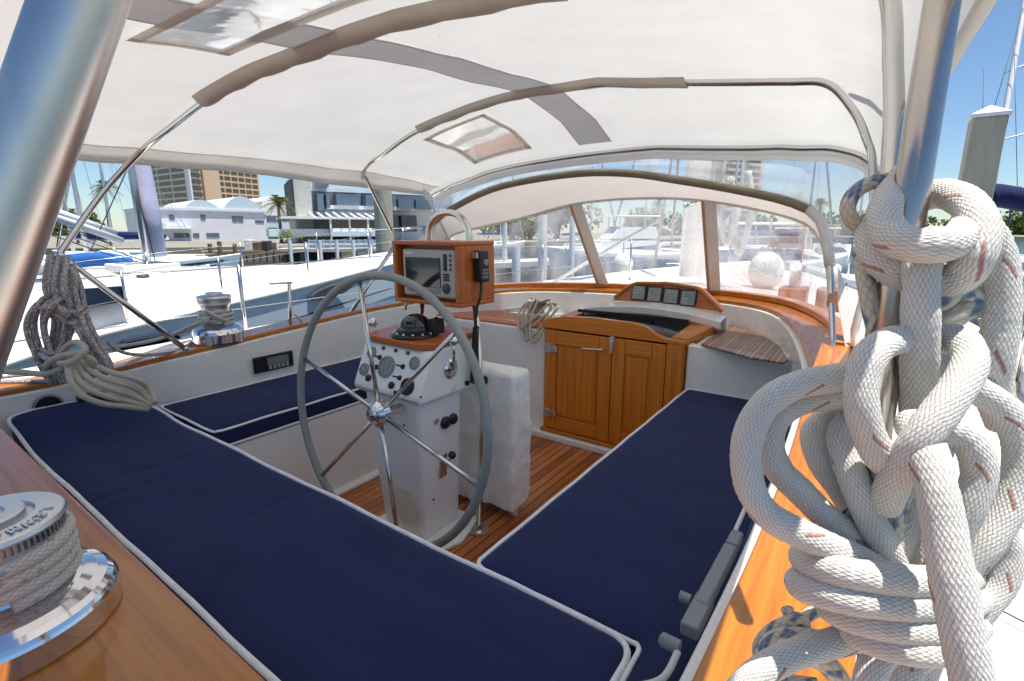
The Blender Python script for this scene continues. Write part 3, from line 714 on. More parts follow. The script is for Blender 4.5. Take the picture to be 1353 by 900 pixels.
# ================================================================ covered table
tb = wthing('folding_table', 'folded cockpit table under a wrinkled white canvas cover', 'table', (-1.3,1.75,-1.289))
tx0,tx1,ty0,ty1,tz0,tz1 = -1.60,-1.172,1.655,1.80,-1.235,-.60
m = MB(); rows = []
out = rounded([(tx0,ty0),(tx1,ty0),(tx1,ty1),(tx0,ty1)], .016, 3)
fine = []
for i in range(len(out)):
    a = Vector((*out[i],0)); b = Vector((*out[(i+1)%len(out)],0)); q = max(1,int((b-a).length/.011))
    for j in range(q): fine.append(a.lerp(b,j/q))
from mathutils import noise as mn
for k in range(46):
    t = k/45; z = lerp(tz0, tz1, t); r = []
    for q in fine:
        sh = 1-.0*t; n3 = mn.noise(Vector((q.x*6, q.y*6, z*3)))*.004 + max(0,1-2.2*abs(mn.noise(Vector((q.x*8+z*6,q.y*8,z*7-q.x*5)))))**3*.008+max(0,1-2.5*abs(mn.noise(Vector((q.x*15-z*9,q.y*15+4,z*12)))))**3*.004
        c = Vector(((tx0+tx1)/2,(ty0+ty1)/2,0)); d = (q-c).normalized()
        fl = .010*(1-t)**2*math.sin(q.x*40)+ (0.0)
        top_in = -.010*max(0,(t-.96)/.04)**2
        low = .02*(math.sin(q.x*14)+math.sin(q.y*18))*(1 if k==0 else 0)*.5
        r.append(Vector((q.x,q.y,z+low)) + d*(n3+fl+top_in))
    rows.append(r)
m.grid(rows, True, True); b = len(m.v); m.v += [tuple(q) for q in rows[-1]]; m.f.append(list(range(b,b+len(rows[-1])))); m.sm.append(True)
m.build('canvas_cover', M['canvas'], tb, merge=.0002)
m = MB(); m.tube([(tx0,ty0+.02,tz1-.01),(tx1,ty0+.0,tz1-.012)], .004, 6); m.build('cover_seam', M['pipe'], tb)
for x,y in ((tx1-.03,ty0+.06),(tx0+.04,ty0+.06)):
    m = MB(); m.lathe([(0,0),(.018,0),(.018,.10),(0,.10)], (x,y,-1.289), (0,0,1), 16); m.build('leg', M['white_dull'], tb)
c = at(636,476,x=-1.33); m = MB(); m.lathe([(0,0),(.02,0),(.02,.02),(.012,.03),(0,.03)], Vector((-1.32,ty0-.0,-.64)), (0,-1,0), 18); m.build('table_knob', M['black'], tb)
# ================================================================ winches
def winch(name, label, c, s=1.0, group=None, letters=False, turns=4, h=1.0):
    t = wthing(name, label, 'winch', c, group); c = Vector(c); z = (0,0,1)
    m = MB(); m.lathe([(p*s,q*s*h) for p,q in ((.0,0),(.129,0),(.132,.004),(.132,.036),(.130,.041),(.130,.041),(.127,.047),(.120,.054),(.108,.060),(.094,.065),(.084,.070),(.076,.076),(.072,.084))], c, z, 64); m.build('base', M['chrome'], t)
    m = MB(); m.lathe([(p*s,q*s*h) for p,q in ((.074,.062),(.073,.075),(.070,.10),(.070,.128),(.074,.138),(.082,.144),(.082,.144),(.082,.150),(.05,.151))], c, z, 64); m.build('drum', M['satin'], t)
    m = MB()   # toothed ring
    for k in range(72):
        a = 2*math.pi*k/72; d = Vector((math.cos(a),math.sin(a),0)); e = Vector((-d.y,d.x,0)); m.obox(c+d*.079*s+Vector((0,0,.157*s*h)), d*.006*s, e*.0017*s, Vector((0,0,.007*s)))
    m.lathe([(.07*s,.150*s*h),(.076*s,.150*s*h),(.076*s,.164*s*h)], c, z, 48); m.build('self_tailing_jaw', M['satin'], t)
    m = MB(); m.lathe([(p*s,q*s*h) for p,q in ((.07,.164),(.086,.164),(.088,.168),(.086,.174),(.084,.176),(.084,.176),(.054,.178),(.054,.178),(.052,.173),(.044,.173),(.044,.173),(.044,.184),(.041,.187),(.024,.187),(.024,.187),(.021,.183),(.017,.183),(.017,.183),(.015,.190),(.008,.190),(.008,.176),(0,.176))], c, z, 64); cr = m.build('crown', M['satin'], t)
    if letters:
        txt = 'LEWMAR'
        for q,ch in enumerate(txt):
            cu = bpy.data.curves.new('t','FONT'); cu.body = ch; cu.size = .019*s; cu.align_x = 'CENTER'; cu.extrude = .0012; cu.fill_mode = 'BOTH'; cu.offset = .0006
            ob = bpy.data.objects.new('t', cu); col.objects.link(ob); bpy.context.view_layer.update()
            me = bpy.data.meshes.new_from_object(ob.evaluated_get(bpy.context.evaluated_depsgraph_get())); bpy.data.objects.remove(ob)
            a = R(62) - q*R(15); rr = .0625*s
            mw = Matrix.Translation(c+Vector((math.cos(a)*rr, math.sin(a)*rr, .1785*s))) @ Matrix.Rotation(a-math.pi/2,4,'Z')
            me.transform(mw); me.materials.clear(); me.materials.append(M['satin'])
            lo = bpy.data.objects.new('raised_letter', me); col.objects.link(lo); lo.parent = cr
    path = []; r0 = .0115
    for k in range(turns*36+1):
        a = k/36*2*math.pi; rr = (.078*s+.004); path.append(c+Vector((math.cos(a)*rr, math.sin(a)*rr, .073*s+r0*.8+ (k/36)*r0*1.72*s*.95)))
    return t, path, cr
W1 = Vector((-1.085,.075,-.572)); _d = W1.dot(fw); _r = F*W1.dot(rt)/(_d*cp-W1.z*sp)+CX; _v = CY-F*(W1.z*cp+_d*sp)/(_d*cp-W1.z*sp); W1 = at(_r+31,_v+42,z=-.572)
wt, path, _ = winch('winch', 'large chrome self-tailing winch with rope turns, nearest in the foreground', W1, 1.0, 'cockpit winches', True, 3)
m = MB(); m.tube([W1+Vector((math.cos(k/36*2*math.pi)*.0835, math.sin(k/36*2*math.pi)*.0835, .080+.0180*k/36)) for k in range(int(3.7*36)+1)], .0105, 14, uv=True)
tag(m.build('winch_rope', M['rope_pale']), 'grey rope wound in turns round the nearest chrome winch', 'rope')
W2 = at(291,458,x=-2.76); W2.z = -.565
wt2, path, _ = winch('winch', 'chrome winch with crossed rope turns on the far port coaming beside a stanchion', W2, .92, 'cockpit winches', False, 3, 1.5)
m = MB(); W2 = W2+Vector((0,0,.03)); hp = [W2+Vector((math.cos(k/24*2*math.pi)*.078, math.sin(k/24*2*math.pi)*.078, .070+.022*k/24)) for k in range(3*24+1)]
m.tube(hp, .009, 10, uv=True)
m.tube(spl([W2+Vector((.06,-.06,.10)), W2+Vector((.0,-.16,.05)), W2+Vector((-.06,-.34,.012)), W2+Vector((-.05,-.6,.016))],8), .009, 10, uv=True)
m.tube(spl([W2+Vector((.07,-.04,.12)), W2+Vector((.02,-.15,.07)), W2+Vector((-.02,-.30,.02)), W2+Vector((-.12,-.55,.0))],8), .008, 10, uv=True)
m.tube(spl([W2+Vector((.07,.03,.075)), W2+Vector((.09,-.03,.11)), W2+Vector((.06,-.075,.15))],8), .009, 10, uv=True)
tag(m.build('winch_rope', M['rope_pale']), 'pale rope crossed round the far port winch and trailing aft', 'rope')
W3 = Vector((-2.02,2.83,-.592)); W3 = at(708,418,z=-.60)
ws, path, _ = winch('winch', 'small winch on the shelf left of the companionway, hidden under a coiled rope', W3, .55, 'cockpit winches', False, 3)
m = MB()
for k in range(7):
    a = k*.5; r_ = .062+.008*(k%3)
    lp = []
    for i in range(13):
        t = i/12
        lp.append(W3 + Vector((math.cos(a)*.02, 0,0)) + Vector((-.03+.10*math.cos(t*2*math.pi+k*.4)*(.5+.1*k*.3), -.05-.02*math.sin(t*6.28), .03-.10+.14*math.sin(t*2*math.pi)+.006*k)))
    # hanging loops over the front edge of the shelf
top_ = [W3+Vector((math.cos(k/20*2*math.pi)*.055, math.sin(k/20*2*math.pi)*.055, .030+.013*k/20)) for k in range(4*20+1)]
cp_ = [top_[-1]]
for k,(ua,va,ub,vb,uc,vc) in enumerate(((703,397,688,440,730,404),(698,399,684,434,724,400),(706,396,696,447,734,406),(700,396,691,450,737,404),(712,395,701,452,728,398))):
    yb = 2.588-.011*k
    cp_ += [at(ua,va,y=2.77), at((ua+ub)/2-5,(va+vb)/2-3,y=2.66-.01*k), at(ub,vb-6,y=yb), at(ub+5,vb,y=yb-.004), at(ub+12,vb-7,y=yb), at((uc+ub+9)/2+2,(vc+vb)/2-1,y=2.65-.01*k), at(uc,vc,y=2.77), W3+Vector((.01*(k-2),.03,.075+.006*k))]
m.tube(top_[:-1]+spl(cp_,7), .0078, 10, uv=True)
tag(m.build('coiled_rope', M['rope_beige']), 'coiled beige rope draped over the small shelf winch left of the wooden doors', 'rope')
m = MB(); a = at(668,409,z=-.585); b = at(790,398,z=-.52); d = (b-a)
for k in range(3): m.obox(a.lerp(b,.5)+Vector((.0,.03*k,.006*k)), d*.5, Vector((0,.016,0)), Vector((0,0,.004)))
tag(m.build('hatch_boards', M['grey'], bevel=.002), 'stack of grey flat boards lying on the shelf behind the beige rope', 'boards')
# grey box in the starboard corner and its cord
gb = wthing('shower_box', 'grey plastic box with knobs clipped along the starboard cushion edge', 'box', at(930,800,z=-.70))
a = at(890,872,z=-.665); b = at(974,708,z=-.665); d = (b-a).normalized(); n_ = Vector((d.y,-d.x,0)); Lg = (b-a).length
def along(t, o=0, z=0): return a + d*Lg*t + n_*o + Vector((0,0,z))
m = MB(); m.obox(along(.60,0,0), d*Lg*.26, n_*.014, Vector((0,0,.013))); m.build('box_body', M['grey'], gb, bevel=.006)
m = MB(); m.obox(along(.30,.0,-.003), d*Lg*.12, n_*.016, Vector((0,0,.013))); m.build('box_end', M['grey'], gb, bevel=.005)
m = MB(); m.obox(along(.94,0,0), d*Lg*.07, n_*.013, Vector((0,0,.012))); m.build('box_lid', M['grey'], gb, bevel=.005)
MB().lathe([(0,0),(.010,0),(.010,.02),(0,.022)], along(.36,-.02,0), -n_, 16).build('knob', M['grey'], gb); m = MB(); m.lathe([(0,0),(.012,0),(.012,.03),(.006,.034),(0,.034)], along(.07,.0,0), -n_, 16); m.build('knob', M['grey'], gb)
m = MB(); m.tube(spl([along(.05,.0,0), along(-.06,-.008,-.02), along(-.10,-.05,-.05), along(-.09,-.085,-.09)],8), .0055, 10); m.build('cord_end', M['white_dull'], gb)
m = MB(); m.tube(spl([along(.99,-.004,.012), along(1.1,-.006,.012), along(1.5,-.006,.03), along(1.9,-.0,.04)],6), .005, 8); m.build('feed_hose', M['white_dull'], gb)
# ================================================================ spray dodger
dg = wthing('spray_dodger', 'white canvas spray dodger with clear vinyl windscreen over the companionway', 'dodger', (-1.385,3.2,-.5))
def sym(pts): # control points from port foot to the centre
    return [Vector(p) for p in pts] + [Vector((-2.74-p[0], p[1], p[2])) for p in pts[::-1][1:]]
ND = 49
A_ = resample(spl([(-2.66,2.40,-.50),(-2.71,2.55,-.20),(-2.69,2.71,.03),(-2.5,2.78,.165),(-2.15,2.8,.285),(-1.8,2.82,.333),(-1.45,2.82,.348),(-1.15,2.82,.325),(-.868,2.8,.27),(-.6,2.8,.213),(-.33,2.78,.138),(-.2,2.72,.055),(-.135,2.6,-.12),(-.10,2.5,-.30),(-.065,2.4,-.50)], 10), ND)
W_ = resample(spl([(-2.655,2.46,-.48),(-2.68,2.7,-.22),(-2.62,2.88,-.03),(-2.4,3.0,.04),(-2.07,3.1,.11),(-1.725,3.15,.19),(-1.3,3.17,.216),(-.835,3.15,.187),(-.35,3.05,.075),(-.2,2.88,-.03),(-.13,2.65,-.2),(-.075,2.44,-.48)], 10), ND)
B_ = resample(spl([(-2.72,2.44,-.50),(-2.6,2.75,-.455),(-2.32,3.12,-.415),(-1.95,3.36,-.405),(-1.6,3.48,-.40),(-1.2,3.55,-.40),(-.84,3.54,-.40),(-.42,3.34,-.402),(-.216,3.05,-.412),(-.10,2.75,-.43),(-.05,2.44,-.468)], 10), ND)
def near_k(P, x): return min(range(10, ND-8), key=lambda k: abs(P[k].x-x))
i1, i2 = 17, 31
def remap(P, xs):   # slide samples so that the posts stand where the photo shows them
    a = [near_k(P, x) for x in xs]; 
    return resample(P[:a[0]+1], i1+1)[:-1] + resample(P[a[0]:a[1]+1], i2-i1+1)[:-1] + resample(P[a[1]:], ND-i2)
A_ = remap(A_, (-1.78,-.85)); W_ = remap(W_, (-1.725,-.835)); B_ = remap(B_, (-1.62,-.81))
m = MB(); rows = []
for j in range(7):
    t = j/6; r = []
    for k in range(ND):
        bul = .022*math.sin(math.pi*t)*math.sin(math.pi*k/(ND-1)); r.append(A_[k].lerp(W_[k],t)+Vector((0,0,bul)))
    rows.append(r)
m.grid(rows); m.build('roof', M['dodgerc'], dg)
# binding at the bottom of the roof, hem on the screen
m = MB(); m.tube(W_[3:-3], .010, 8); m.build('roof_hem', M['dodgerc'], dg)
def wpt(k, t): return W_[k].lerp(B_[k], t)
for a,b in ((2,i1),(i1,i2),(i2,ND-2)):
    m = MB(); m.grid([[wpt(k, j/8)+Vector((0,.012*math.sin(j/8*math.pi),0)) for k in range(a,b+1)] for j in range(9)]); m.build('window', M['vinyl'], dg)
for k in (i1, i2):
    m = MB(); P0,P1 = wpt(k,0),wpt(k,1); s = (W_[k+1]-W_[k-1]).normalized(); nn = s.cross(P1-P0).normalized()
    m.obox(P0.lerp(P1,.5)-nn*.004, s*.046, (P1-P0)*.5, nn*.006); m.build('window_post', M['dodgerc'], dg, bevel=.003)
    m = MB(); m.obox(P0.lerp(P1,.5)-s*.034-nn*.012, s*.008, (P1-P0)*.5, nn*.004); m.build('zip', M['tan'], dg, bevel=.002)
m = MB(); m.tube([A_[k] for k in range(ND)], .0125, 12); m.build('bow', M['ss'], dg)
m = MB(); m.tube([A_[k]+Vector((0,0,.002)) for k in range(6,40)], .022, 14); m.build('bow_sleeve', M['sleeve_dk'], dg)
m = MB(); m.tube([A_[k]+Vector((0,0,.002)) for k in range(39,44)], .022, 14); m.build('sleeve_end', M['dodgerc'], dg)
m = MB(); q = A_[45]; m.obox(q, (.016,0,0),(0,.018,.0),(0,0,.03)); m.build('chafe_patch', M['tan'], dg, bevel=.01)
m = MB(); m.prism([A_[43]+Vector((.03,0,.0)),A_[45]+Vector((.02,0,0)),Vector((-.02,2.42,-.5)),Vector((.06,2.46,-.5))],(0,.012,0)); m.build('side_strap', M['dodgerc'], dg, bevel=.003)
# varnished base of the windscreen
ringmesh([p for p in B_], -.02, .055, -.012, .022).build('windscreen_sill', M['teak_x'], dg, bevel=.006)
# ================================================================ bimini
bm_ = wthing('bimini_awning', 'large white canvas bimini awning on stainless bows overhead', 'awning', (-1.33,1.4,.3))
XC = -1.33
def zc(y):
    P = [(.1,.43),(.35,.455),(.95,.53),(1.5,.60),(2.05,.635),(2.4,.59),(2.72,.475)]
    for (a,b),(c,d) in zip(P,P[1:]):
        if y <= c: 
            return lerp(b,d,sstep(a,c,y)*.4+.6*(y-a)/(c-a))
    return P[-1][1]
def hw(y): return lerp(1.40,1.345,(y-.1)/2.6)
def crease(x, y, t):
    e = max(0,(t-.45)/.55); r_ = 1-abs(mn.noise(Vector((x*2.2+y*.6, y*3.2, 3.1))))*2
    return .011*e*mn.noise(Vector((x*9, y*1.3, .7))) + .006*mn.noise(Vector((x*2.5,y*5,5))) + .004*max(0,r_-.55)
def cprof(t, stb):
    if not stb: return 1-min(t,1)**2.4
    K = ((0,1),(.25,.96),(.53,.80),(.7,.70),(.84,.58),(.93,.42),(.98,.2),(1,0))
    for (a,b),(c,d) in zip(K,K[1:]):
        if t <= c: return lerp(b,d,(t-a)/(c-a))
    return 0
def canopy(x, y, dz=0):
    t = abs(x-XC)/hw(y); z0 = lerp(.32,.285,max(0,(y-1.5)/1.2)) if y > 1.5 else .32
    if x > XC: z0 -= .03*sstep(.8,1.0,t)
    return Vector((x, y, z0+(zc(y)-z0)*cprof(t, x > XC)+dz+.004*math.sin(x*5+y*7)*(1-t)+crease(x,y,t)))
ys = [.10+2.62*k/68 for k in range(69)]; NX = 121
rows = [[canopy(XC+hw(y)*lerp(-1,1,k/(NX-1)), y) for k in range(NX)] for y in ys]
for r in rows:   # side valance
    r.insert(0, r[0]+Vector((.008,0,-.015))); r.append(r[-1]+Vector((-.004,0,-.10)))
m = MB(); m.grid(rows); m.build('canopy', M['bimini'], bm_)
# front hem rolls down
m = MB(); fr = [canopy(XC+hw(2.72)*lerp(-1,1,k/(NX-1)), 2.72) for k in range(NX)]
m.grid([[p for p in fr],[p+Vector((0,.045,-.02)) for p in fr],[p+Vector((0,.06,-.055)) for p in fr],[p+Vector((0,.04,-.085)) for p in fr]]); m.build('front_valance', M['bimini'], bm_)
ft = resample([p+Vector((0,.045,-.075)) for p in fr[2:-1]], 40); fb = resample([A_[k]+Vector((0,-.02,.02)) for k in range(3,45)], 40)
m = MB(); m.grid([[a.lerp(b,j/6)+Vector((0,.03*math.sin(j/6*math.pi),0)) for a,b in zip(ft,fb)] for j in range(7)]); m.build('front_panel', M['vinyl'], bm_)
m = MB(); m.tube([p+Vector((0,.03,-.03)) for p in fr], .014, 10); m.build('front_bow', M['ss'], bm_)
MB().tube([r[0] for r in rows], .008, 8).build('side_hem', M['bimini'], bm_); MB().tube([r[-1] for r in rows], .008, 8).build('side_hem', M['bimini'], bm_)
def sheet(x0,x1,y0,y1,dz,nx=6,ny=24): return [[canopy(lerp(x0,x1,k/nx), lerp(y0,y1,j/ny), dz) for k in range(nx+1)] for j in range(ny+1)]
m = MB(); m.grid(sheet(-1.415,-1.215,.16,2.66,-.006)); m.build('centre_strip', M['strip'], bm_)
for xs_ in (-1.409,-1.221):
    m = MB(); m.tube([canopy(xs_, lerp(.16,2.66,k/60), -.008) for k in range(61)], .0011, 5); m.build('stitching', M['sleeve'], bm_)
m = MB(); m.grid([[r[1]+Vector((lerp(.0,.11,k/3),0,-.004+canopy(XC-hw(y)+lerp(0,.11,k/3),y).z-r[1].z)) for k in range(4)] for r,y in zip(rows,ys)]); m.build('hem_band', M['hem'], bm_)
m = MB(); m.tube([canopy(XC-hw(y)+.105,y,-.007) for y in ys], .0011, 5); m.build('stitching', M['sleeve'], bm_)
def roofwin(x0,x1,y0,y1):
    m = MB(); m.grid(sheet(x0,x1,y0,y1,-.010,10,8)); o = m.build('roof_window', M['vinyl2'], bm_)
    b = .016; m = MB()
    for q in ((x0-b,x1+b,y0-b,y0+b),(x0-b,x1+b,y1-b,y1+b),(x0-b,x0+b,y0-b,y1+b),(x1-b,x1+b,y0-b,y1+b)): m.grid(sheet(*q,-.013,8,8))
    m.build('window_border', M['sleeve'], o)
roofwin(-1.56,-.70,.575,.795); roofwin(-2.13,-1.72,2.17,2.60)
def bow(y, name_pts): 
    m = MB(); m.tube(spl(name_pts, 8), .0125, 12); return m.build('bow', M['ss'], bm_)
def under(x, y, d=-.018): return canopy(x, y, d)
yb1 = .95
pts = [Vector((-2.70,.60,-.10)), Vector((-2.715,.78,.15)), under(-2.60,.92)] + [under(x, yb1) for x in (-2.3,-2.0,-1.7,-1.33,-1.0,-.6,-.3)] + [under(-.06,yb1), Vector((.0,.92,.2)), Vector((.02,.75,-.1))]
bow(yb1, pts)
yb2 = 2.05
pts = [Vector((-2.68,2.37,.0)), Vector((-2.645,2.18,.27)), Vector((-2.60,2.09,.385)), under(-2.40,yb2,-.02)] + [under(x, yb2) for x in (-2.1,-1.7,-1.33,-.9,-.6)] + [under(x, yb2, -.02) for x in (-.45,-.3,-.18)] + [Vector((-.10,yb2,.39)), Vector((-.048,yb2,.29)), Vector((-.018,yb2,.18)), Vector((.03,yb2,-.23)), Vector((.04,yb2,-.50))]
bow(yb2, pts)
def sleeve(x0, x1, y):
    m = MB(); rows = []
    for k in range(25):
        x = lerp(x0,x1,k/24); p = under(x,y); g_ = .004*math.sin(k*1.9); rows.append([p+Vector((0,-.040,.011)), p+Vector((0,-.019,-.010+g_)), p+Vector((0,0,-.017)), p+Vector((0,.019,-.011-g_)), p+Vector((0,.034,.012))])
    m.grid(rows); m.build('bow_sleeve', M['sleeve'], bm_, solid=.002)
sleeve(-2.06,-.55,yb1); sleeve(-2.06,-.64,yb2)
# folding struts between the bows and the coaming
m = MB(); s1 = at(80,338,x=-2.70); e1_ = at(245,461,x=-2.70)
m.tube([s1, e1_], .0125, 12); m.ball(s1,.018,10,8); m.ball(e1_,.016,10,8); m.build('strut', M['ss'], bm_)
m = MB(); s2 = Vector((-2.66,2.36,.0)); e2_ = at(458,421,x=-2.70); e3 = at(530,312,x=-2.69)
m.tube([e2_, e3], .0125, 12); m.ball(e2_,.018,10,8); m.lathe([(.02,0),(.02,.05),(.0,.05)], e2_+Vector((0,0,-.05)), (0,0,1), 12); m.build('strut', M['ss'], bm_)
m = MB(); m.tube([at(590,425,x=-2.62), at(655,320,x=-2.55)], .010, 10); m.tube([at(600,330,x=-2.6), at(560,250,x=-2.62)], .010, 10); m.build('strut', M['white_dull'], bm_)
m = MB(); m.tube([Vector((.012,1.98,-.12)), Vector((-.005,2.05,-.33)), at(1128,462,z=-.5)], .0125, 12); m.build('strut', M['gel'], bm_)
# rolled side curtain beside the starboard bow
cu_ = []
for v in range(-60,235,12):
    u = lerp(1203,1183,(v+60)/290); cu_.append(pt(u,v,1.55))
m = MB(); m.tube(cu_, [.030+.006*math.sin(i*.9)+.004*math.sin(i*2.3) - .006*(i/25) for i in range(len(cu_))], 14)
tag(m.build('rolled_curtain', M['gel_dull']), 'rolled white side curtain hanging vertically at the right edge of the awning', 'curtain')
# ================================================================ foreground poles
m = MB(); D = .365
def ppole(pts, r): 
    m.tube(pts, r, 32)
pa = pt(1248,-20,D); pb_ = pt(1216,180,D); dirp = (pb_-pa); 
ptop = pa + (pa-pb_)*1.2; pbot = pa + dirp*3.8
m.tube([ptop, pa, pb_, pbot], .0115, 48)
tag(m.build('support_pole', M['pole']), 'polished stainless pole on the right with white rope tied round it', 'pole', 'polished stainless poles')
m = MB(); qa = pt(108,0,.30); qb = pt(-42,430,.30); m.tube([qa+(qa-qb)*.6, qa, qb, qb+(qb-qa)*.8], .0215, 48)
tag(m.build('support_pole', M['pole_lt']), 'thick leaning stainless pole at the upper left corner', 'pole', 'polished stainless poles')
# ================================================================ the big white mooring rope
rp = wthing('mooring_rope', 'thick white braided rope knotted on the right pole and hanging in a big coil', 'rope', pt(1200,860,.36))
RR = .0098
def strand(name, P, r=RR, n=9, closed=False, mat='rope'):
    pp = spl([pt(*p) for p in P], n, closed); nn = max(30, int(sum((b-a).length for a,b in zip(pp,pp[1:]))/.0018)); pp = resample(pp, nn) if not closed else resample(pp+[pp[0]], nn)[:-1]
    if name in ('hitch', 'standing_part'): r *= 1.10
    rad = [r*(1+.02*math.sin(i*.13)+.015*math.sin(i*.33+1)) for i in range(len(pp))]
    m = MB(); m.tube(pp, rad, 36, closed, uv=True, uvk=r)
    for k in range(len(m.v)):    # loose fibres: a slightly ragged surface
        c = pp[k//36]; q = Vector(m.v[k]); m.v[k] = tuple(c+(q-c)*(1+random.uniform(-.022,.03)))
    return m.build(name, M[mat], rp)
# hitch on the pole
strand('hitch', [(1196,232,.395),(1180,252,.382),(1168,282,.352),(1178,312,.332),(1206,324,.318),(1240,325,.315),(1268,316,.325),(1280,296,.345)])
strand('hitch', [(1150,300,.385),(1156,334,.365),(1180,358,.35),(1208,368,.346),(1238,372,.345),(1268,366,.332),(1288,340,.322),(1296,306,.326),(1285,276,.340),(1262,260,.365),(1240,256,.385),(1218,262,.39)])
strand('standing_part', [(1232,318,.352),(1219,345,.335),(1216,390,.330),(1216,440,.333),(1214,500,.346),(1210,560,.365)])
strand('hitch', [(1268,292,.355),(1296,300,.352),(1316,335,.352),(1324,380,.352),(1322,430,.354),(1314,478,.358),(1312,520,.365),(1325,560,.372)])
# bight over the coil
strand('bight', [(1190,630,.338),(1158,596,.322),(1140,548,.316),(1139,505,.316),(1152,468,.320),(1180,450,.334),(1210,452,.352),(1240,448,.352),(1268,450,.334),(1282,474,.318),(1270,506,.308),(1246,540,.304),(1216,580,.304),(1188,622,.316),(1168,668,.335)])
strand('coil_turn', [(1150,494,.352),(1100,500,.348),(1045,512,.345),(1005,542,.343),(986,590,.340),(990,640,.336),(1014,680,.333),(1060,706,.332),(1110,728,.334),(1160,752,.342),(1200,775,.354)])
strand('coil_turn', [(1150,520,.372),(1115,524,.366),(1060,530,.362),(1026,552,.360),(1016,590,.358),(1030,622,.356),(1056,648,.354),(1092,684,.352),(1128,718,.354),(1152,760,.362)])
strand('coil_turn', [(1130,552,.384),(1096,556,.379),(1077,574,.377),(1084,608,.374),(1112,648,.371),(1140,690,.370),(1160,740,.372)])
strand('coil_turn', [(1128,552,.372),(1114,574,.354),(1119,608,.346),(1134,648,.341),(1150,686,.341),(1170,726,.345),(1188,768,.356)])
strand('coil_turn', [(1240,590,.372),(1222,626,.366),(1206,662,.363),(1194,704,.362),(1178,745,.363),(1172,775,.368)])
strand('coil_turn', [(1200,600,.39),(1206,660,.388),(1222,720,.384),(1226,770,.38)])
strand('coil_turn', [(1262,500,.362),(1284,512,.357),(1318,534,.353),(1340,566,.351),(1348,614,.350),(1332,670,.350),(1306,714,.350),(1284,742,.354),(1256,775,.362)])
strand('coil_turn', [(1228,562,.346),(1252,566,.337),(1280,582,.331),(1294,622,.330),(1282,664,.332),(1262,704,.338),(1246,745,.346),(1240,775,.355)])
strand('coil_turn', [(1262,488,.385),(1226,478,.386),(1186,472,.385),(1150,480,.380)])
strand('coil_turn', [(1250,520,.372),(1215,512,.372),(1180,504,.371),(1140,508,.370)])
# round turns binding the coil
for v0, rx, d0, cc_, tl in ((748,108,.364,1170,12),(780,116,.364,1172,10),(812,96,.366,1192,12),(840,80,.366,1206,10)):
    P = []
    for k in range(17):
        a = 2*math.pi*k/16; P.append((cc_+rx*math.cos(a), v0+17*math.sin(a)+tl*math.cos(a), d0-.052*math.sin(a)))
    strand('round_turn', P[:-1], RR, 6, True)
# working end hanging in front, and tails
strand('working_end', [(1206,560,.33),(1222,590,.306),(1236,640,.292),(1246,690,.286),(1254,740,.281),(1264,800,.277),(1276,860,.274),(1288,920,.272),(1296,980,.272)], RR*1.08)
strand('tail', [(1316,690,.36),(1330,728,.36),(1322,770,.36),(1298,800,.36),(1270,830,.365)])
strand('tail', [(960,935,.35),(1000,892,.352),(1046,866,.355),(1100,850,.36),(1150,836,.368)])
strand('tail', [(1140,950,.36),(1148,900,.36),(1162,868,.364),(1190,850,.37)])
strand('tail', [(1180,960,.375),(1188,910,.375),(1210,872,.378),(1240,860,.38)])
strand('tail', [(1212,960,.39),(1216,900,.39),(1232,860,.39)])
bt = wthing('flecked_rope', 'thinner rope with blue flecks looped behind the thick white rope and on the teak', 'rope', pt(1040,880,.42))
def bstrand(P, r=.0056, n=9):
    pp = spl([pt(*p) for p in P], n); pp = resample(pp, max(24, int(sum((b-a).length for a,b in zip(pp,pp[1:]))/.004)))
    m = MB(); m.tube(pp, r, 14, uv=True); return m.build('rope_loop', M['rope_blue'], bt)
bstrand([(1215,250,.41),(1190,240,.40),(1160,239,.39),(1132,252,.385),(1120,274,.385),(1128,294,.385),(1150,302,.39),(1172,296,.40)], .0056)
bstrand([(1138,330,.40),(1146,380,.375),(1154,420,.37),(1166,470,.375)], .0065)
bstrand([(1228,402,.37),(1246,396,.365),(1262,384,.362),(1280,388,.362),(1286,402,.362),(1268,414,.364),(1250,428,.368),(1236,450,.375)], .0080)
bstrand([(1150,585,.345),(1162,620,.340),(1172,655,.340),(1188,690,.345)], .0058); bstrand([(1206,636,.345),(1192,655,.340),(1182,685,.340),(1182,725,.35)])
bstrand([(1312,450,.40),(1326,480,.40),(1330,520,.40),(1334,560,.40)]); bstrand([(1300,420,.41),(1330,540,.41)], .004)
bstrand([(1040,805,.46),(1050,828,.46),(1062,840,.46),(1060,818,.455),(1040,822,.455),(1015,836,.455),(1002,858,.455),(1012,880,.455),(1035,884,.455)])
bstrand([(1120,846,.45),(1080,840,.45),(1040,836,.448),(1012,850,.448),(1006,874,.448),(1030,896,.448),(1080,905,.44)])
bstrand([(980,915,.41),(1016,884,.405),(1050,866,.405),(1085,872,.405),(1110,900,.41),(1120,930,.41)], .0085)
bstrand([(1100,800,.47),(1070,812,.47),(1050,832,.47),(1056,856,.465),(1090,860,.46)])
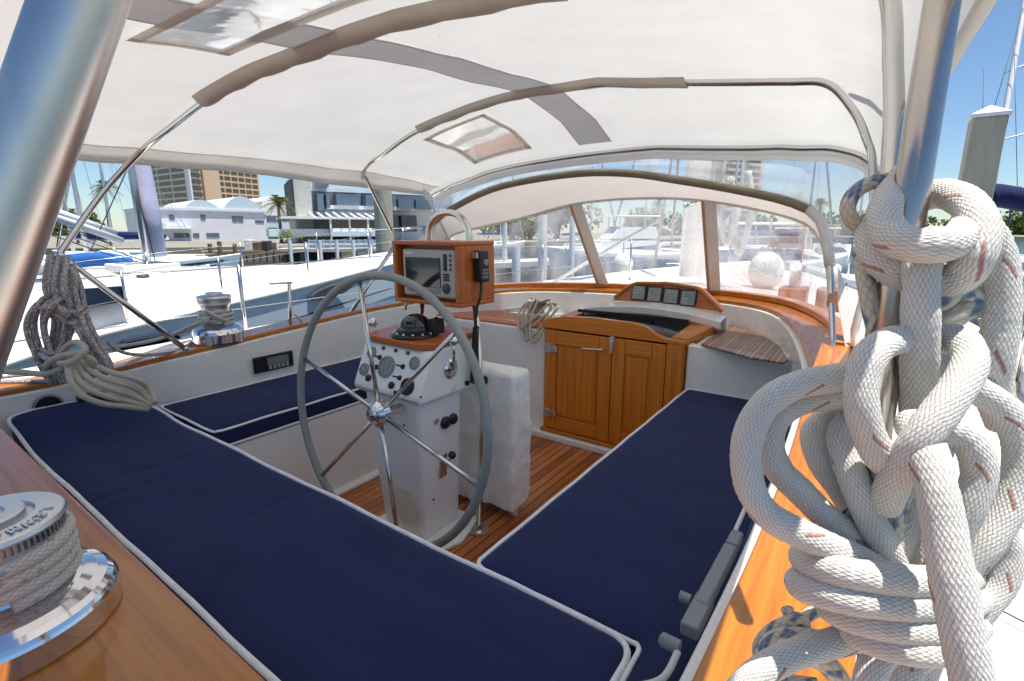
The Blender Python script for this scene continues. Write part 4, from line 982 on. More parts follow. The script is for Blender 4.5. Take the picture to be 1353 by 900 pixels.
# ================================================================ ropes hung on the port side
def hang(name, label, strands, mat, r, grp=None):
    m = MB()
    for P in strands:
        jt = (random.uniform(-3,3), random.uniform(-3,3), random.uniform(-.03,.03)) if mat == 'rope_grey' else (0,0,0)
        pp = spl([pt(p[0]+jt[0]+(random.uniform(-2.5,2.5) if jt[0] else 0), p[1]+jt[1], p[2]+jt[2]) for p in P], 7); m.tube(pp, r, 9, uv=True)
    return tag(m.build(name, M[mat]), label, 'rope', grp)
S = []
for k in range(5):
    o_ = k*5; S.append([(64+o_*1.2,338,2.02),(58+o_*1.4,380,2.0-.02*k),(70+o_*1.3,420,1.98),(62+o_*1.2,470,2.0),(66+o_,500,2.0)])
for k in range(5):
    o_ = k*6; S.append([(62+o_,392,1.98),(44+o_,402,1.95-.015*k),(36+o_,430,1.95),(46+o_,470,1.97),(66+o_*.8,505,2.0)])
for k in range(4): S.append([(58+k*4,408+4*k,1.93),(74,404+5*k,1.92),(92-k,414+4*k,1.93)])
for k in range(4): S.append([(55,462+3*k,1.93),(70,468+3*k,1.92),(84,458+3*k,1.95)])
hang('rope_bundle', 'grey mottled rope coil hanging from the port awning strut behind the left pole', S, 'rope_grey', .0092)
S = []
for k in range(6):
    o_ = k*4; S.append([(84+o_*.6,352,2.02),(86+o_*.9,380,1.99),(92+o_,420,1.97),(108+o_,450,1.97),(122+o_*1.2,480,1.98),(128+o_*1.0,492-2*abs(k-3),1.99)])
for k in range(4): S.append([(86,404+5*k,1.94),(102,412+4*k,1.93),(114,404+5*k,1.95)])
S.append([(92,350,2.0),(100,368,1.98),(98,392,1.98),(90,400,1.98)])
hang('rope_bundle', 'grey white rope hank slanting down to the teak cap right of the hanging coil', S, 'rope_grey', .0088)
S = [[(-20,490,1.9),(30,492,1.9),(60,494,1.9),(84,486,1.9)],
     [(60,484,1.9),(72,474,1.87),(96,468,1.85),(120,474,1.87),(124,484,1.9),(108,488,1.92)],
     [(78,480,1.86),(96,478,1.83),(112,462,1.84),(100,452,1.88),(84,462,1.9),(80,478,1.92)]]
for k in range(5):
    S.append([(90+k*5,480-k,1.85+.02*k),(93+k*8,503-5*k,1.82+.02*k),(106+k*11,521-7*k,1.83+.02*k),(134+k*11,533-8*k,1.87+.02*k),(164+k*8,537-6*k,1.93+.02*k),(197+k*2,541-2*k,2.0)])
hang('knotted_rope', 'beige rope knotted on the port coaming, its parts falling to the cushion', S, 'rope_beige', .0112)
S = [[(0,500,2.2),(40,496,2.2),(90,498,2.2),(120,488,2.2)],[(140,452,2.15),(160,466,2.2),(186,470,2.3),(230,466,2.5),(255,452,2.6)],[(0,506,2.2),(50,505,2.2),(95,502,2.2)]]
hang('deck_line', 'thin grey line lying along the port side deck outside the teak cap', S, 'rope_grey', .008)
# ================================================================ setting: water, sky, shore
def water_mat():
    t = NT('harbour_water'); v = t.coord('Object')
    n1 = t.noise(t.coord('Object',(1,1,1)), 1.3, 6, .6); n2 = t.noise(v, .25, 3)
    nb = t.bump(n1, .5, .10, t.bump(t.noise(v, 5, 4), .25, .02))
    c = t.mix(n2, lin('#24434a'), lin('#1c363c'))
    return t.done(t.bsdf(c, .09, 0, nb))
M['water'] = water_mat()
M['concrete'] = plain('concrete', '#c2bfb6', .85, 0, .15, 3, 40, .25)
M['pilec'] = plain('concrete_pile', '#b0a896', .85, 0, .18, 5, 50, .3, 0, .006, (2,2,.4))
M['wood_old'] = plain('weathered_wood', '#7d6a55', .85, 0, .3, 4, 30, .3, 0, .01, (6,6,.6))
M['lav'] = plain('lavender_stucco', '#d6d6de', .8, 0, .06, .8, 20, .1)
M['roofblue'] = plain('pale_blue_roof', '#c3d2da', .5, 0, .06, .8, 20, .1)
M['roofwhite'] = plain('white_roof', '#e8e8e8', .5, 0, .04, .8, 20, .1)
M['tanwall'] = plain('tan_stucco', '#c9b096', .85, 0, .06, .3, 10, .1)
M['beige'] = plain('beige_slab', '#d0c3ae', .8, 0, .06, .3, 10, .1)
M['brownwin'] = plain('bronze_glass', '#5c5040', .25, 0, .25, .4, 5, .02)
M['bluewin'] = plain('blue_glass', '#5f7182', .15, 0, .25, .5, 5, .02)
M['grey_wall'] = plain('grey_wall', '#d8dce4', .8, 0, .07, .5, 10, .1)
M['grey_lt_wall'] = plain('light_grey_wall', '#dfe2e6', .7, 0, .06, .5, 10, .1)
M['darkrec'] = plain('dark_recess', '#3a3c42', .6, 0, .2, .5, 5, .05)
M['green'] = plain('green_paint', '#2c6b58', .6, 0, .15)
M['hullgrey'] = plain('blue_grey_topsides', '#b4c4cd', .3, 0, .04, 1.5, 10, .02, .3)
M['hullwhite'] = plain('white_topsides', '#e4e4e4', .35, 0, .05, 1.5, 10, .02, .2)
M['hulldark'] = plain('dark_topsides', '#23272b', .25, 0, .1, 1.5, 10, .02, .3)
M['bluecover'] = fabric('blue_cover', '#2c62a8', 200, .6, .9, 3, .05)
M['navycover'] = fabric('navy_cover', '#1d2452', 200, .6, .9, 3, .05)
M['sailgrey'] = fabric('lilac_sail_bag', '#a9adc2', 200, .6, .9, 2, .05)
M['redtape'] = plain('faded_red', '#a3767f', .8)
M['spar'] = plain('white_spar', '#d8dade', .3, .0, .06, 6, 20, .02)
M['spar_al'] = metal('aluminium_spar', '#b6bac0', .32)
def leaf_mat(name, a, b):
    t = NT(name); v = t.coord('Object')
    c = t.ramp(t.noise(v, 1.5, 5), [(.3,lin(a)),(.7,lin(b))])
    d = t.bsdf(c, .6); tl = t.n('ShaderNodeBsdfTranslucent'); t.l(c, tl.inputs[0]); m = t.n('ShaderNodeMixShader'); m.inputs[0].default_value = .25
    t.l(d.outputs[0], m.inputs[1]); t.l(tl.outputs[0], m.inputs[2]); return t.done(m)
M['leaf'] = leaf_mat('leaf_green', '#3c4f22', '#6f8238'); M['palm'] = leaf_mat('palm_green', '#3f4a26', '#73773c'); M['leafy'] = leaf_mat('leaf_yellowgreen', '#5a6b26', '#98a04a')
M['bark'] = plain('palm_trunk', '#7f7668', .9, 0, .25, 4, 20, .3)
M['ground'] = plain('shore_ground', '#8b8676', .9, 0, .2, .2, 4, .2)
# water and shore as large sheets
m = MB(); m.add([(-900,-900,WATER),(900,-900,WATER),(900,900,WATER),(-900,900,WATER)], [(0,1,2,3)]); tag(m.build('water', M['water']), None, None, None, 'structure')
def gp(u, d, z): 
    p = pt(u, 307, d); return Vector((p.x, p.y, z))
GZ = -1.3
sh = [(-500,41),(150,41),(350,46),(480,52),(600,58),(760,75),(900,105),(1050,130),(1250,150),(1700,160)]
A = [gp(u,d,GZ) for u,d in sh]; B = [gp(u,600,GZ) for u,d in sh]
m = MB(); m.grid([A,B], False); m.grid([A,[p-Vector((0,0,2)) for p in A]], False); tag(m.build('ground', M['ground']), None, None, None, 'structure')
# ---------------------------------------------------------------- buildings
class Facade:
    """a box building whose front runs between two ground points"""
    def __init__(s, u0, d0, u1, d1, th=10):
        s.a = gp(u0,d0,0); s.b = gp(u1,d1,0); s.d = (s.b-s.a); s.L = s.d.length; s.d.normalize(); s.n = Vector((s.d.y,-s.d.x,0))  # outward, towards us
        if s.n.dot(s.a) > 0: s.n = -s.n
        s.th = th
    def p(s, t, out, z): q = s.a + s.d*t*s.L + s.n*out; return Vector((q.x,q.y,z))
    def block(s, m, t0, t1, z0, z1, o0, o1):
        P = [s.p(t0,o0,z0),s.p(t1,o0,z0),s.p(t1,o1,z0),s.p(t0,o1,z0)]; return m.prism(P, (0,0,z1-z0))
    def z(s, t, v):   # height whose image row is v at fraction t
        q = s.p(t,0,0); f = q.dot(fw); r = q.dot(rt); 
        k = (v-CY)/F   # solve up = -f*tan relation
        return -f*(sp + k*cp)/(cp - k*sp) if True else 0
def windows(f, thg, name, grid, mat, proud=.06):
    for (t0,t1,z0,z1) in grid:
        m = MB(); f.block(m, t0,t1,z0,z1,-.4,proud); m.build(name, M[mat], thg)
# hotel tower
f = Facade(198,165,262,150,25)
h = wthing('hotel_tower', 'tan high-rise hotel with rows of brown balconies behind the white marina building', 'building', f.p(.5,0,GZ))
ztop = f.z(.5,150); zb = GZ
vd = Vector((f.b.x,f.b.y,0)).normalized()*28; f4 = Facade(293,158,349,172,20); e_ = Facade(262,150,297,158,20)
m = MB(); m.prism([Vector((q.x,q.y,zb)) for q in (f.a,f.b,e_.b,e_.b+vd,f.a+vd)], (0,0,ztop-zb)); m.build('wall', M['beige'], h)
fl = (f.z(.5,222)-f.z(.5,263))/5
z0 = f.z(.5,270)
for r in range(9):
    for c in range(3):
        t0 = .08+c*.275; m = MB(); f.block(m, t0,t0+.245, z0+r*fl, z0+r*fl+fl*.68, -.5,.05); m.build('balcony', M['brownwin'], h)
m = MB(); f.block(m,.93,1.0,zb,ztop,-2,.5); m.build('white_pier', M['grey_lt_wall'], h)
f2 = Facade(262,149.6,276,152.4,25)
for r in range(9):
    m = MB(); f2.block(m,.08,.86, z0+r*fl, z0+r*fl+fl*.68,-.5,.05); m.build('balcony', M['brownwin'], h)
f3 = Facade(276,152.6,297,157.4,20); m = MB(); f3.block(m,0,1,zb,ztop-4,.6,-1); m.build('stair_tower', M['tanwall'], h)
m = MB(); m.prism([Vector((q.x,q.y,zb)) for q in (f4.a,f4.b,f4.b+vd,f4.a+vd)], (0,0,f4.z(.5,214)-zb)); m.build('wall', M['tanwall'], h)
for r in range(7):
    for c in range(6):
        t0 = .04+c*.158; zz = f4.z(.5,263)+r*fl; m = MB(); f4.block(m,t0,t0+.132,zz,zz+fl*.62,-.5,.05); m.build('balcony', M['brownwin'], h)
for r in range(5):
    zz = f3.z(.9,256)+r*3.2; m = MB(); f3.block(m,.86,.97,zz,zz+1.0,-.5,.05); m.build('window', M['darkrec'], h)
# white marina building with barrel roofs
f = Facade(196,72,352,84,14)
h = wthing('marina_building', 'long pale lavender marina building with two barrel roofs in front of the hotel', 'building', f.p(.5,0,GZ))
zt = f.z(.5,278)
m = MB(); f.block(m,0,1,GZ,zt,0,-13); m.build('wall', M['lav'], h)
m = MB(); f.block(m,-.005,1.005,zt-.1,zt+.25,.25,-13.2); m.build('cornice', M['grey_wall'], h)
for t0,t1,hh in ((.30,.60,1.3),(.62,1.0,2.1)):
    m = MB(); rows = []
    for o in (.0,-14):
        rows.append([f.p(lerp(t0,t1,k/14), o, zt+.25+hh*math.sin(math.pi*(k/14)**.9)) for k in range(15)])
    m.grid(rows); b = len(m.v); m.v += [tuple(q) for q in rows[0]]; m.f.append(list(range(b,b+15))); m.sm.append(False); m.build('barrel_roof', M['roofblue'], h)
    m = MB(); m.grid([[q+f.n*-.6+Vector((0,0,.06)) for q in rows[0][7:]],[q+Vector((0,0,.06)) for q in rows[1][7:]]]); m.build('roof_sheet', M['roofwhite'], h)
zf = lambda v: f.z(.5,v)
windows(f,h,'window',[(.42,.46,zf(291),zf(284)),(.69,.74,zf(293),zf(285)),(.745,.79,zf(293),zf(285)),(.90,.985,zf(294),zf(290)),(.17,.21,zf(292),zf(285)),(.02,.10,zf(292),zf(287)),(.05,.11,zf(313),zf(308)),(.19,.31,zf(314),zf(308)),(.34,.39,zf(314),zf(308)),(.45,.56,zf(314),zf(308))],'bluewin')
m = MB(); f.block(m,0,.33,zf(303),zf(301.5),1.6,0); m.build('balcony_slab', M['grey_wall'], h)
m = MB(); f.block(m,.02,.12,zf(301.5),zf(296),1.5,1.4); f.block(m,.14,.27,zf(301.5),zf(299),1.5,1.4); m.build('balcony_rail', M['grey_wall'], h)
# teal sheds right of it
f = Facade(350,95,398,100,12); h = wthing('boat_shed', 'pale blue shed with arched roof and a dark red door behind the palm', 'building', f.p(.5,0,GZ))
zt = f.z(.5,285); m = MB(); f.block(m,0,1,GZ,zt,0,-12); m.build('wall', M['roofblue'], h)
m = MB(); rows = [[f.p(k/14,o,zt+3.6*math.sin(math.pi*(.25+.75*k/14))) for k in range(15)] for o in (.1,-12)]; m.grid(rows); b = len(m.v); m.v += [tuple(q) for q in rows[0]]+[tuple(f.p(1,.1,zt)),tuple(f.p(0,.1,zt))]; m.f.append(list(range(b,b+17))); m.sm.append(False); m.build('arched_roof', M['roofwhite'], h)
windows(f,h,'window',[(.08,.38,f.z(.2,293),f.z(.2,286))],'bluewin'); m = MB(); f.block(m,.48,.98,f.z(.7,292),f.z(.7,279),-.3,.06); m.build('door', plain('dark_red','#4f3033',.7), h)
m = MB(); f.block(m,.10,.32,f.z(.2,318),f.z(.2,301),-.3,.5); m.build('door', M['green'], h)
# modern grey building
f = Facade(392,62,560,70,16)
h = wthing('waterfront_building', 'modern grey waterfront building with dark windows and a glazed white terrace', 'building', f.p(.5,0,GZ))
zf = lambda v, t=.4: f.z(t,v)
m = MB(); f.block(m,.0,1.35,GZ,zf(318),-2,-16); m.build('ground_floor', M['grey_wall'], h)
m = MB(); f.block(m,.01,.135,GZ,zf(236),-1,-9); m.build('concrete_core', M['concrete'], h)
m = MB(); f.block(m,-.005,.012,zf(290),zf(240),-.8,-9); m.build('core_edge', M['darkrec'], h)
m = MB(); f.block(m,.14,1.35,zf(318),zf(248),-3,-16); m.build('upper_wall', M['grey_wall'], h)
m = MB(); f.block(m,.24,1.35,zf(276),zf(271),-1.2,-3.2); f.block(m,.14,1.35,zf(253),zf(248),-1.8,-3.2); m.build('floor_band', M['grey_lt_wall'], h)
windows(f,h,'window',[(.17,.215,zf(279),zf(257)),(.235,.26,zf(275),zf(257)),(.31,.49,zf(271),zf(256)),(.535,.66,zf(271),zf(256)),(.72,.78,zf(271),zf(256)),(.80,.93,zf(274),zf(261)),(.95,1.1,zf(274),zf(261)),(.16,.26,zf(248),zf(240))],'bluewin',-2.85)
m = MB(); f.block(m,-.12,.62,zf(291),zf(288),4.2,-3); m.build('terrace_roof', M['grey_lt_wall'], h)
for k in range(9):
    m = MB(); t = .1+k*.06; P = [f.p(t,4.4,zf(291)),f.p(t+.012,4.4,zf(291)),f.p(t+.012,-2.8,zf(279)),f.p(t,-2.8,zf(279))]; m.prism(P,(0,0,.15)); m.build('rafter', M['grey_lt_wall'], h)
for k in range(4):
    m = MB(); f.block(m,.20+k*.135,.212+k*.135,zf(318),zf(291),4.1,3.9); m.build('terrace_post', M['roofwhite'], h)
for k in range(3):
    m = MB(); f.block(m,.215+k*.135,.332+k*.135,zf(302),zf(291),3.9,3.8); m.build('terrace_window', M['brownwin'], h)
m = MB(); f.block(m,.20,.62,zf(306),zf(302),4.1,3.7); m.build('terrace_rail', M['roofwhite'], h)
m = MB(); f.block(m,.2,.62,zf(312),zf(306),4.4,-2); m.build('deck_edge', M['roofblue'], h)
m = MB(); f.block(m,-.2,.2,zf(312),zf(303),3,-2); m.build('low_wall', M['grey_wall'], h)
windows(f,h,'opening',[(.70,.79,zf(306),zf(283)),(.82,.95,zf(306),zf(283)),(.27,.4,zf(318),zf(313)),(.45,.6,zf(318),zf(313))],'darkrec',.1 if False else -1.9)
# hazy tower behind the mast
f = Facade(948,330,1000,345,30); h = wthing('apartment_tower', 'distant beige apartment tower seen through the clear windscreen beside the mast', 'building', f.p(.5,0,GZ))
m = MB(); f.block(m,0,1,GZ,f.z(.5,205),0,-25); m.build('wall', M['beige'], h)
for r in range(12):
    for c in range(2):
        zz = f.z(.5,300)+r*4.2; m = MB(); f.block(m,.08+c*.48,.44+c*.48,zz,zz+2.2,-.5,.1); m.build('balcony', M['brownwin'], h)
f = Facade(1040,210,1110,215,20); h = wthing('boat_storage', 'low pale building with green windows beyond the starboard foredeck', 'building', f.p(.5,0,GZ))
m = MB(); f.block(m,0,1,GZ,f.z(.5,296),0,-20); m.build('wall', M['beige'], h); windows(f,h,'window',[(.1,.28,f.z(.5,304),f.z(.5,299)),(.4,.6,f.z(.5,304),f.z(.5,299)),(.7,.9,f.z(.5,304),f.z(.5,299))],'green')
# ---------------------------------------------------------------- trees
def palm(base, hgt, cr, label, lean=(0,0), grp='palms on the shore'):
    t = wthing('palm_tree', label, 'palm tree', base, grp); b = Vector(base)
    P = spl([b, b+Vector((lean[0]*.3,lean[1]*.3,hgt*.5)), b+Vector((lean[0],lean[1],hgt))],8)
    m = MB(); m.tube(P, [cr*.10*(1.25-.5*i/len(P)) for i in range(len(P))], 10); m.build('trunk', M['bark'], t)
    m = MB(); c = P[-1]
    for k in range(46):
        az = random.uniform(0,6.283); el = random.uniform(-.9,1.35); L = cr*random.uniform(.75,1.1)
        d = Vector((math.cos(az)*math.cos(el),math.sin(az)*math.cos(el),math.sin(el))); q = [c + d*L*s_ + Vector((0,0,-L*.55*s_*s_)) for s_ in (0,.25,.5,.75,1)]
        side = d.cross(Vector((0,0,1))); side = side.normalized() if side.length>.1 else Vector((1,0,0))
        for i in range(4):
            for sg in (-1,1):
                for j in range(3):
                    s_ = (i+j/3)/4; a0 = q[i].lerp(q[i+1],j/3); ll = L*.34*(1-.6*abs(s_-.5)); tip = a0 + (side*sg*.8 + d*.6 + Vector((0,0,-.35))).normalized()*ll
                    a1 = a0 + d*L*.055; m.add([a0,a1,tip],[(0,1,2)])
    m.build('crown', M['palm'], t)
palm(gp(371,60,GZ), 307 and Facade(360,60,380,60).z(.5,268)-GZ, 1.9, 'fan palm standing in front of the pale blue shed')
palm(gp(145,48,GZ), Facade(140,48,150,48).z(.5,246)-GZ, 1.25, 'tall palm behind the boom at the left, partly hidden by the awning strut', (.1,.2))
palm(gp(101,60,GZ), Facade(95,60,105,60).z(.5,283)-GZ, 1.3, 'lower palm far left beside the leaning pole')
palm(gp(1330,120,GZ), Facade(1325,120,1335,120).z(.5,252)-GZ, 2.2, 'small distant palm above the navy sail cover at the right')
palm(gp(1079,190,GZ), Facade(1070,190,1085,190).z(.5,268)-GZ, 3.6, 'distant palm seen through the windscreen near the right roof')
palm(gp(868,150,GZ), Facade(860,150,870,150).z(.5,268)-GZ, 2.6, 'distant palm seen through the windscreen left of the mast')
def tree(name, base, h_, r_, label, mat, grp=None, n=1500, sq=.8):
    t = wthing(name, label, 'tree', base, grp); b = Vector(base)
    m = MB(); m.tube([b, b+Vector((.1*r_,0,h_*.35)), b+Vector((0,.1*r_,h_*.7))], [r_*.10,r_*.08,r_*.04], 8)
    for k in range(5):
        a = k*1.3; m.tube([b+Vector((0,0,h_*.3)), b+Vector((math.cos(a)*r_*.5,math.sin(a)*r_*.5,h_*.65))], [r_*.05,r_*.02], 6)
    m.build('trunk', M['bark'], t)
    m = MB(); cl = [(b+Vector((random.gauss(0,.45)*r_,random.gauss(0,.45)*r_,h_*random.uniform(.35,.92))), r_*random.uniform(.25,.5)) for _ in range(14)]
    for k in range(n):
        c,rr = random.choice(cl); d = Vector((random.gauss(0,1),random.gauss(0,1),random.gauss(0,1))).normalized(); p = c+d*rr*random.uniform(.5,1)**.5
        s_ = r_*random.uniform(.05,.10); e1 = Vector((random.gauss(0,1),random.gauss(0,1),random.gauss(0,1))).normalized()*s_; e2 = e1.cross(d).normalized()*s_*.7 if e1.cross(d).length>1e-6 else Vector((s_,0,0))
        m.add([p-e1,p+e2,p+e1,p-e2],[(0,1,2,3)])
    m.build('crown', M[mat], t)
TL = ['bushy yellow green tree on the shore behind the plotter box','dark green tree on the shore left of the white motor yacht','dense green tree behind the first window post','low green tree on the shore right of the motor yacht']
for (u,d,v,r,l,mt) in ((676,85,296,5,TL[0],'leafy'),(700,90,288,5,TL[1],'leaf'),(735,98,280,6,TL[2],'leaf'),(848,120,290,5,TL[3],'leaf')):
    tree('shore_tree', gp(u,d,GZ), Facade(u-5,d,u+5,d).z(.5,v)-GZ+2, r, l, mt, 'trees on the far shore')
for i,(u,d,v,r) in enumerate(((920,200,297,12),(985,210,298,12),(1120,230,296,14),(1180,240,296,14),(1290,250,296,14),(1350,240,294,14),(1420,250,294,16),(60,190,296,14),(10,190,294,14))):
    lb = ['wide hazy tree on the far shore behind the mast','wide hazy tree on the far shore under the beige tower','far tree beyond the right end of the windscreen','far tree hidden behind the white hitch of the rope','far tree behind the concrete pile','far tree behind the sailboat at the right edge','far tree just outside the right edge','far tree low at the left behind the boom','far tree at the left behind the leaning pole'][i]
    tree('distant_tree', gp(u,d,GZ), Facade(u-5,d,u+5,d).z(.5,v)-GZ+1, r, lb, 'leaf', 'trees on the far shore', 1200)
# shrub by the quay
tree('quay_shrub', gp(378,50,-1.0), 1.1, .9, 'small flowering shrub on the quay below the palm', 'leafy', None, 600)
# ---------------------------------------------------------------- docks and piles
def pile(u, d, vtop, r, label, mat='wood_old', cap=None, grp='dock piles', square=False, zb=WATER-1):
    q = gp(u,d,zb); zt = Facade(u-3,d,u+3,d).z(.5,vtop); t = wthing('dock_pile', label, 'pile', q, grp)
    m = MB()
    if square: m.box(q.x-r,q.x+r,q.y-r,q.y+r,zb,zt); m.build('post', M[mat], t, bevel=r*.12)
    else: m.lathe([(0,0),(r,0),(r*.95,zt-zb),(0,zt-zb)], q, (0,0,1), 16); m.build('post', M[mat], t)
    if cap:
        m = MB(); 
        if square: 
            m.box(q.x-r*1.12,q.x+r*1.12,q.y-r*1.12,q.y+r*1.12,zt,zt+r*.25)
            a = [(q.x-r*1.12,q.y-r*1.12,zt+r*.25),(q.x+r*1.12,q.y-r*1.12,zt+r*.25),(q.x+r*1.12,q.y+r*1.12,zt+r*.25),(q.x-r*1.12,q.y+r*1.12,zt+r*.25),(q.x,q.y,zt+r*.95)]
            m.add(a,[(0,1,4),(1,2,4),(2,3,4),(3,0,4)])
        else: m.lathe([(r*1.1,0),(r*1.1,.06),(0,r*1.4)], Vector((q.x,q.y,zt)), (0,0,1), 20)
        m.build('cap', M[cap], t)
    return t
pile(1277,5.2,157,.135,'big square concrete pile with white pyramid cap behind the right pole','pilec','gel','dock piles',True)
pile(508,19,246,.36,'thick pale concrete pile rising behind the plotter box','pilec',None,'dock piles')
for k,(u,v) in enumerate(((275,322),(288,319),(308,322),(361,321))):
    pile(u,38,v,.16,['brown wooden pile left of the others by the black speedboat','second brown wooden pile right of the speedboat','brown wooden pile in front of the lavender wall','brown wooden pile below the small palm'][k])
for k,(u,v) in enumerate(((363,319),(381,318),(402,320),(421,318),(443,317),(465,317),(487,318))):
    pile(u+.5,44,v,.17,'slender white pile %s' % ['at the left end of the white quay','left of the quay shrub','right of the quay shrub','near the middle of the white quay','in front of the glazed terrace','right of the terrace middle','just left of the thick concrete pile'][k],'hullwhite',None,'white piles along the quay')
for k,(u,d,v0,r) in enumerate(((717,9,284,.09),(682,9.5,325,.09),(756,14,285,.08),(667,30,292,.15))):
    pile(u,d,v0,r,['white dock pole with a dark band right of the plotter box','short white dock pole beside the plotter box','thin white pole behind the left window post','pale pole in front of the yellow green tree'][k],'hullwhite',None,'white dock poles')
# quay: floating white dock
def dock(name, label, u0,d0,u1,d1,z0,z1,th,mat):
    f = Facade(u0,d0,u1,d1); t = wthing(name, label, 'dock', f.p(.5,0,WATER)); m = MB(); f.block(m,0,1,z1-.35,z1,0,-th); m.build('deck_planks', M[mat], t, bevel=.03)
    m = MB()
    for k in range(12): f.block(m,(k+.3)/12,(k+.5)/12,WATER-.4,z1-.35,-.1,-.5)
    m.build('dock_bearers', M['wood_old'], t); return f
dock('quay','white edged quay in front of the grey waterfront building',362,45,640,47,WATER,-1.45,5,'concrete')
f = dock('wooden_dock','old wooden dock between the speedboat and the white quay',262,39,372,42,WATER,-1.5,3,'wood_old')
dock('wooden_dock','grey dock beyond the windscreen with the motor yacht alongside',640,28,1080,60,WATER,-1.75,2.5,'concrete')
dock('wooden_dock','low dock at the far left behind the blue covered boat',-80,30,262,33,WATER,-1.5,3,'wood_old')
f = Facade(405,44,500,45.5); t = wthing('white_fence','white railing along the quay in front of the terrace','fence',f.p(.5,0,-1.45)); m = MB()
f.block(m,0,1,-.75,-.68,-.6,-.66); f.block(m,0,1,-1.15,-1.08,-.6,-.66); f.block(m,.0,1,-1.40,-.80,-.63,-.65) ; m.build('rail', M['roofwhite'], t)
for k in range(10): m = MB(); f.block(m,k/10,k/10+.01,-1.45,-.62,-.58,-.7); m.build('post', M['roofwhite'], t)
for k,(u,v0,v1,c) in enumerate(((322,333,317,'hullwhite'),(333,334,319,'wood_old'),(345,333,318,'darkrec'))):
    f = Facade(u-4,41,u+4,41,2); m = MB(); f.block(m,0,1,-1.5,f.z(.5,v1),-.3,-1.2); tag(m.build('dock_box',M[c],bevel=.05), ['white storage box on the wooden dock','brown storage box next to the white box on the wooden dock','dark storage box at the right on the wooden dock'][k],'box','boxes on the wooden dock')
# ---------------------------------------------------------------- boats
def hull(t, L, B, H, mat, sheer=.25, bowrise=.5, deckmat='hullwhite', z0=WATER, flare=.75, stern=.75, boot=None):
    """lofted hull, bow towards +X of the thing; returns deck height function"""
    ns = 22; secs = []
    def half(s): return B/2*min(1, stern+(1-stern)*min(s/.35,1)) * (1 if s<.45 else max(0.0,1-((s-.45)/.55)**2.1))
    def zd(s): return z0+H + bowrise*max(0,(s-.3)/.7)**1.6 + sheer*(abs(s-.4)*.3)
    for i in range(ns+1):
        s = i/ns; x = -L/2+L*s; h = half(s); z1 = zd(s)
        rake = .06*L*max(0,(s-.7)/.3)**2
        secs.append([Vector((x-rake*1.6,h*.35*flare,z0-.3)), Vector((x-rake,h*flare,z0+.02)), Vector((x-rake*.6,h*(flare*.5+.5),lerp(z0,z1,.5))), Vector((x,h,z1)), Vector((x,h*.97,z1+.06)), Vector((x,h*.92,z1+.02))])
    m = MB(); m.grid(secs); m.grid([[Vector((p.x,-p.y,p.z)) for p in r] for r in secs]); 
    r0 = secs[0]; m.add(r0+[Vector((p.x,-p.y,p.z)) for p in r0[::-1]],[list(range(2*len(r0)))]); o = m.build('hull', M[mat], t)
    m = MB(); m.grid([[Vector((r[5].x,lerp(r[5].y,-r[5].y,k/6),r[5].z+.05*r[5].y*(1-abs(k/3-1)**2))) for k in range(7)] for r in secs]); m.build('deck', M[deckmat], t)
    if boot:
        m = MB()
        for sg in (1,-1): m.tube([Vector((r[3].x,sg*(r[3].y+.01),r[3].z-.10)) for r in secs], .05, 6)
        m.build('sheer_stripe', M[boot], t)
    return zd, half
def house(t, name, x0,x1,w0,w1,z0,z1, mat, rake0=.3, rake1=.2, taper=.85, bev=.08):
    """cabin block: x0 aft, x1 forward"""
    v = [(x0,-w0/2,z0),(x1,-w1/2,z0),(x1,w1/2,z0),(x0,w0/2,z0),(x0+rake0,-w0/2*taper,z1),(x1-rake1,-w1/2*taper,z1),(x1-rake1,w1/2*taper,z1),(x0+rake0,w0/2*taper,z1)]
    m = MB(); m.add(v,[(0,3,2,1),(4,5,6,7),(0,1,5,4),(1,2,6,5),(2,3,7,6),(3,0,4,7)]); return m.build(name, M[mat], t, bevel=bev)
def boat(name, label, cat, p, head, grp=None):
    t = thing(name, label, cat, (p.x,p.y,0), head, grp); return t
HV = lambda px: math.atan2(px.y,px.x)
hr_ = math.atan2(rt.y, rt.x)      # heading of image-right
# motor yacht seen through the windscreen
t = boat('motor_yacht','large white motor yacht seen through the dodger window beyond the wheel','boat',gp(815,31,0),hr_+math.pi+.25,'moored motor yachts')
zd,hf = hull(t,9.5,3.0,1.25,'hullwhite',.2,.45,'hullwhite')
house(t,'cabin',-2.6,2.4,2.5,2.0,-1.3,-.45,'gel',.2,1.2); house(t,'flybridge',-2.4,.9,2.2,1.8,-.45,.35,'gel',.2,.7); house(t,'window_band',-2.3,1.75,2.42,1.9,-1.0,-.68,'bluewin',.15,.4,.9,.02)
house(t,'cabin_top',-2.8,.4,2.1,1.7,.95,1.02,'gel',.1,.3,.95,.02)
m = MB()
for sx in (-2.3,.2):
    for sy in (-.8,.8): m.tube([(sx,sy,.3),(sx,sy,.96)],.03,6)
m.build('top_supports',M['ss'],t)
m = MB(); m.tube([(4.3,0,-.4),(3.4,.75,-.4),(1.6,1.25,-.55)],.02,6); m.tube([(4.3,0,-.4),(3.4,-.75,-.4),(1.6,-1.25,-.55)],.02,6)
for x,y in ((4.0,.3),(3.2,.85),(2.2,1.15),(4.0,-.3),(3.2,-.85),(2.2,-1.15)): m.tube([(x,y,-.42),(x,y*1.05,-1.0)],.015,6)
m.build('bow_rail',M['ss'],t)
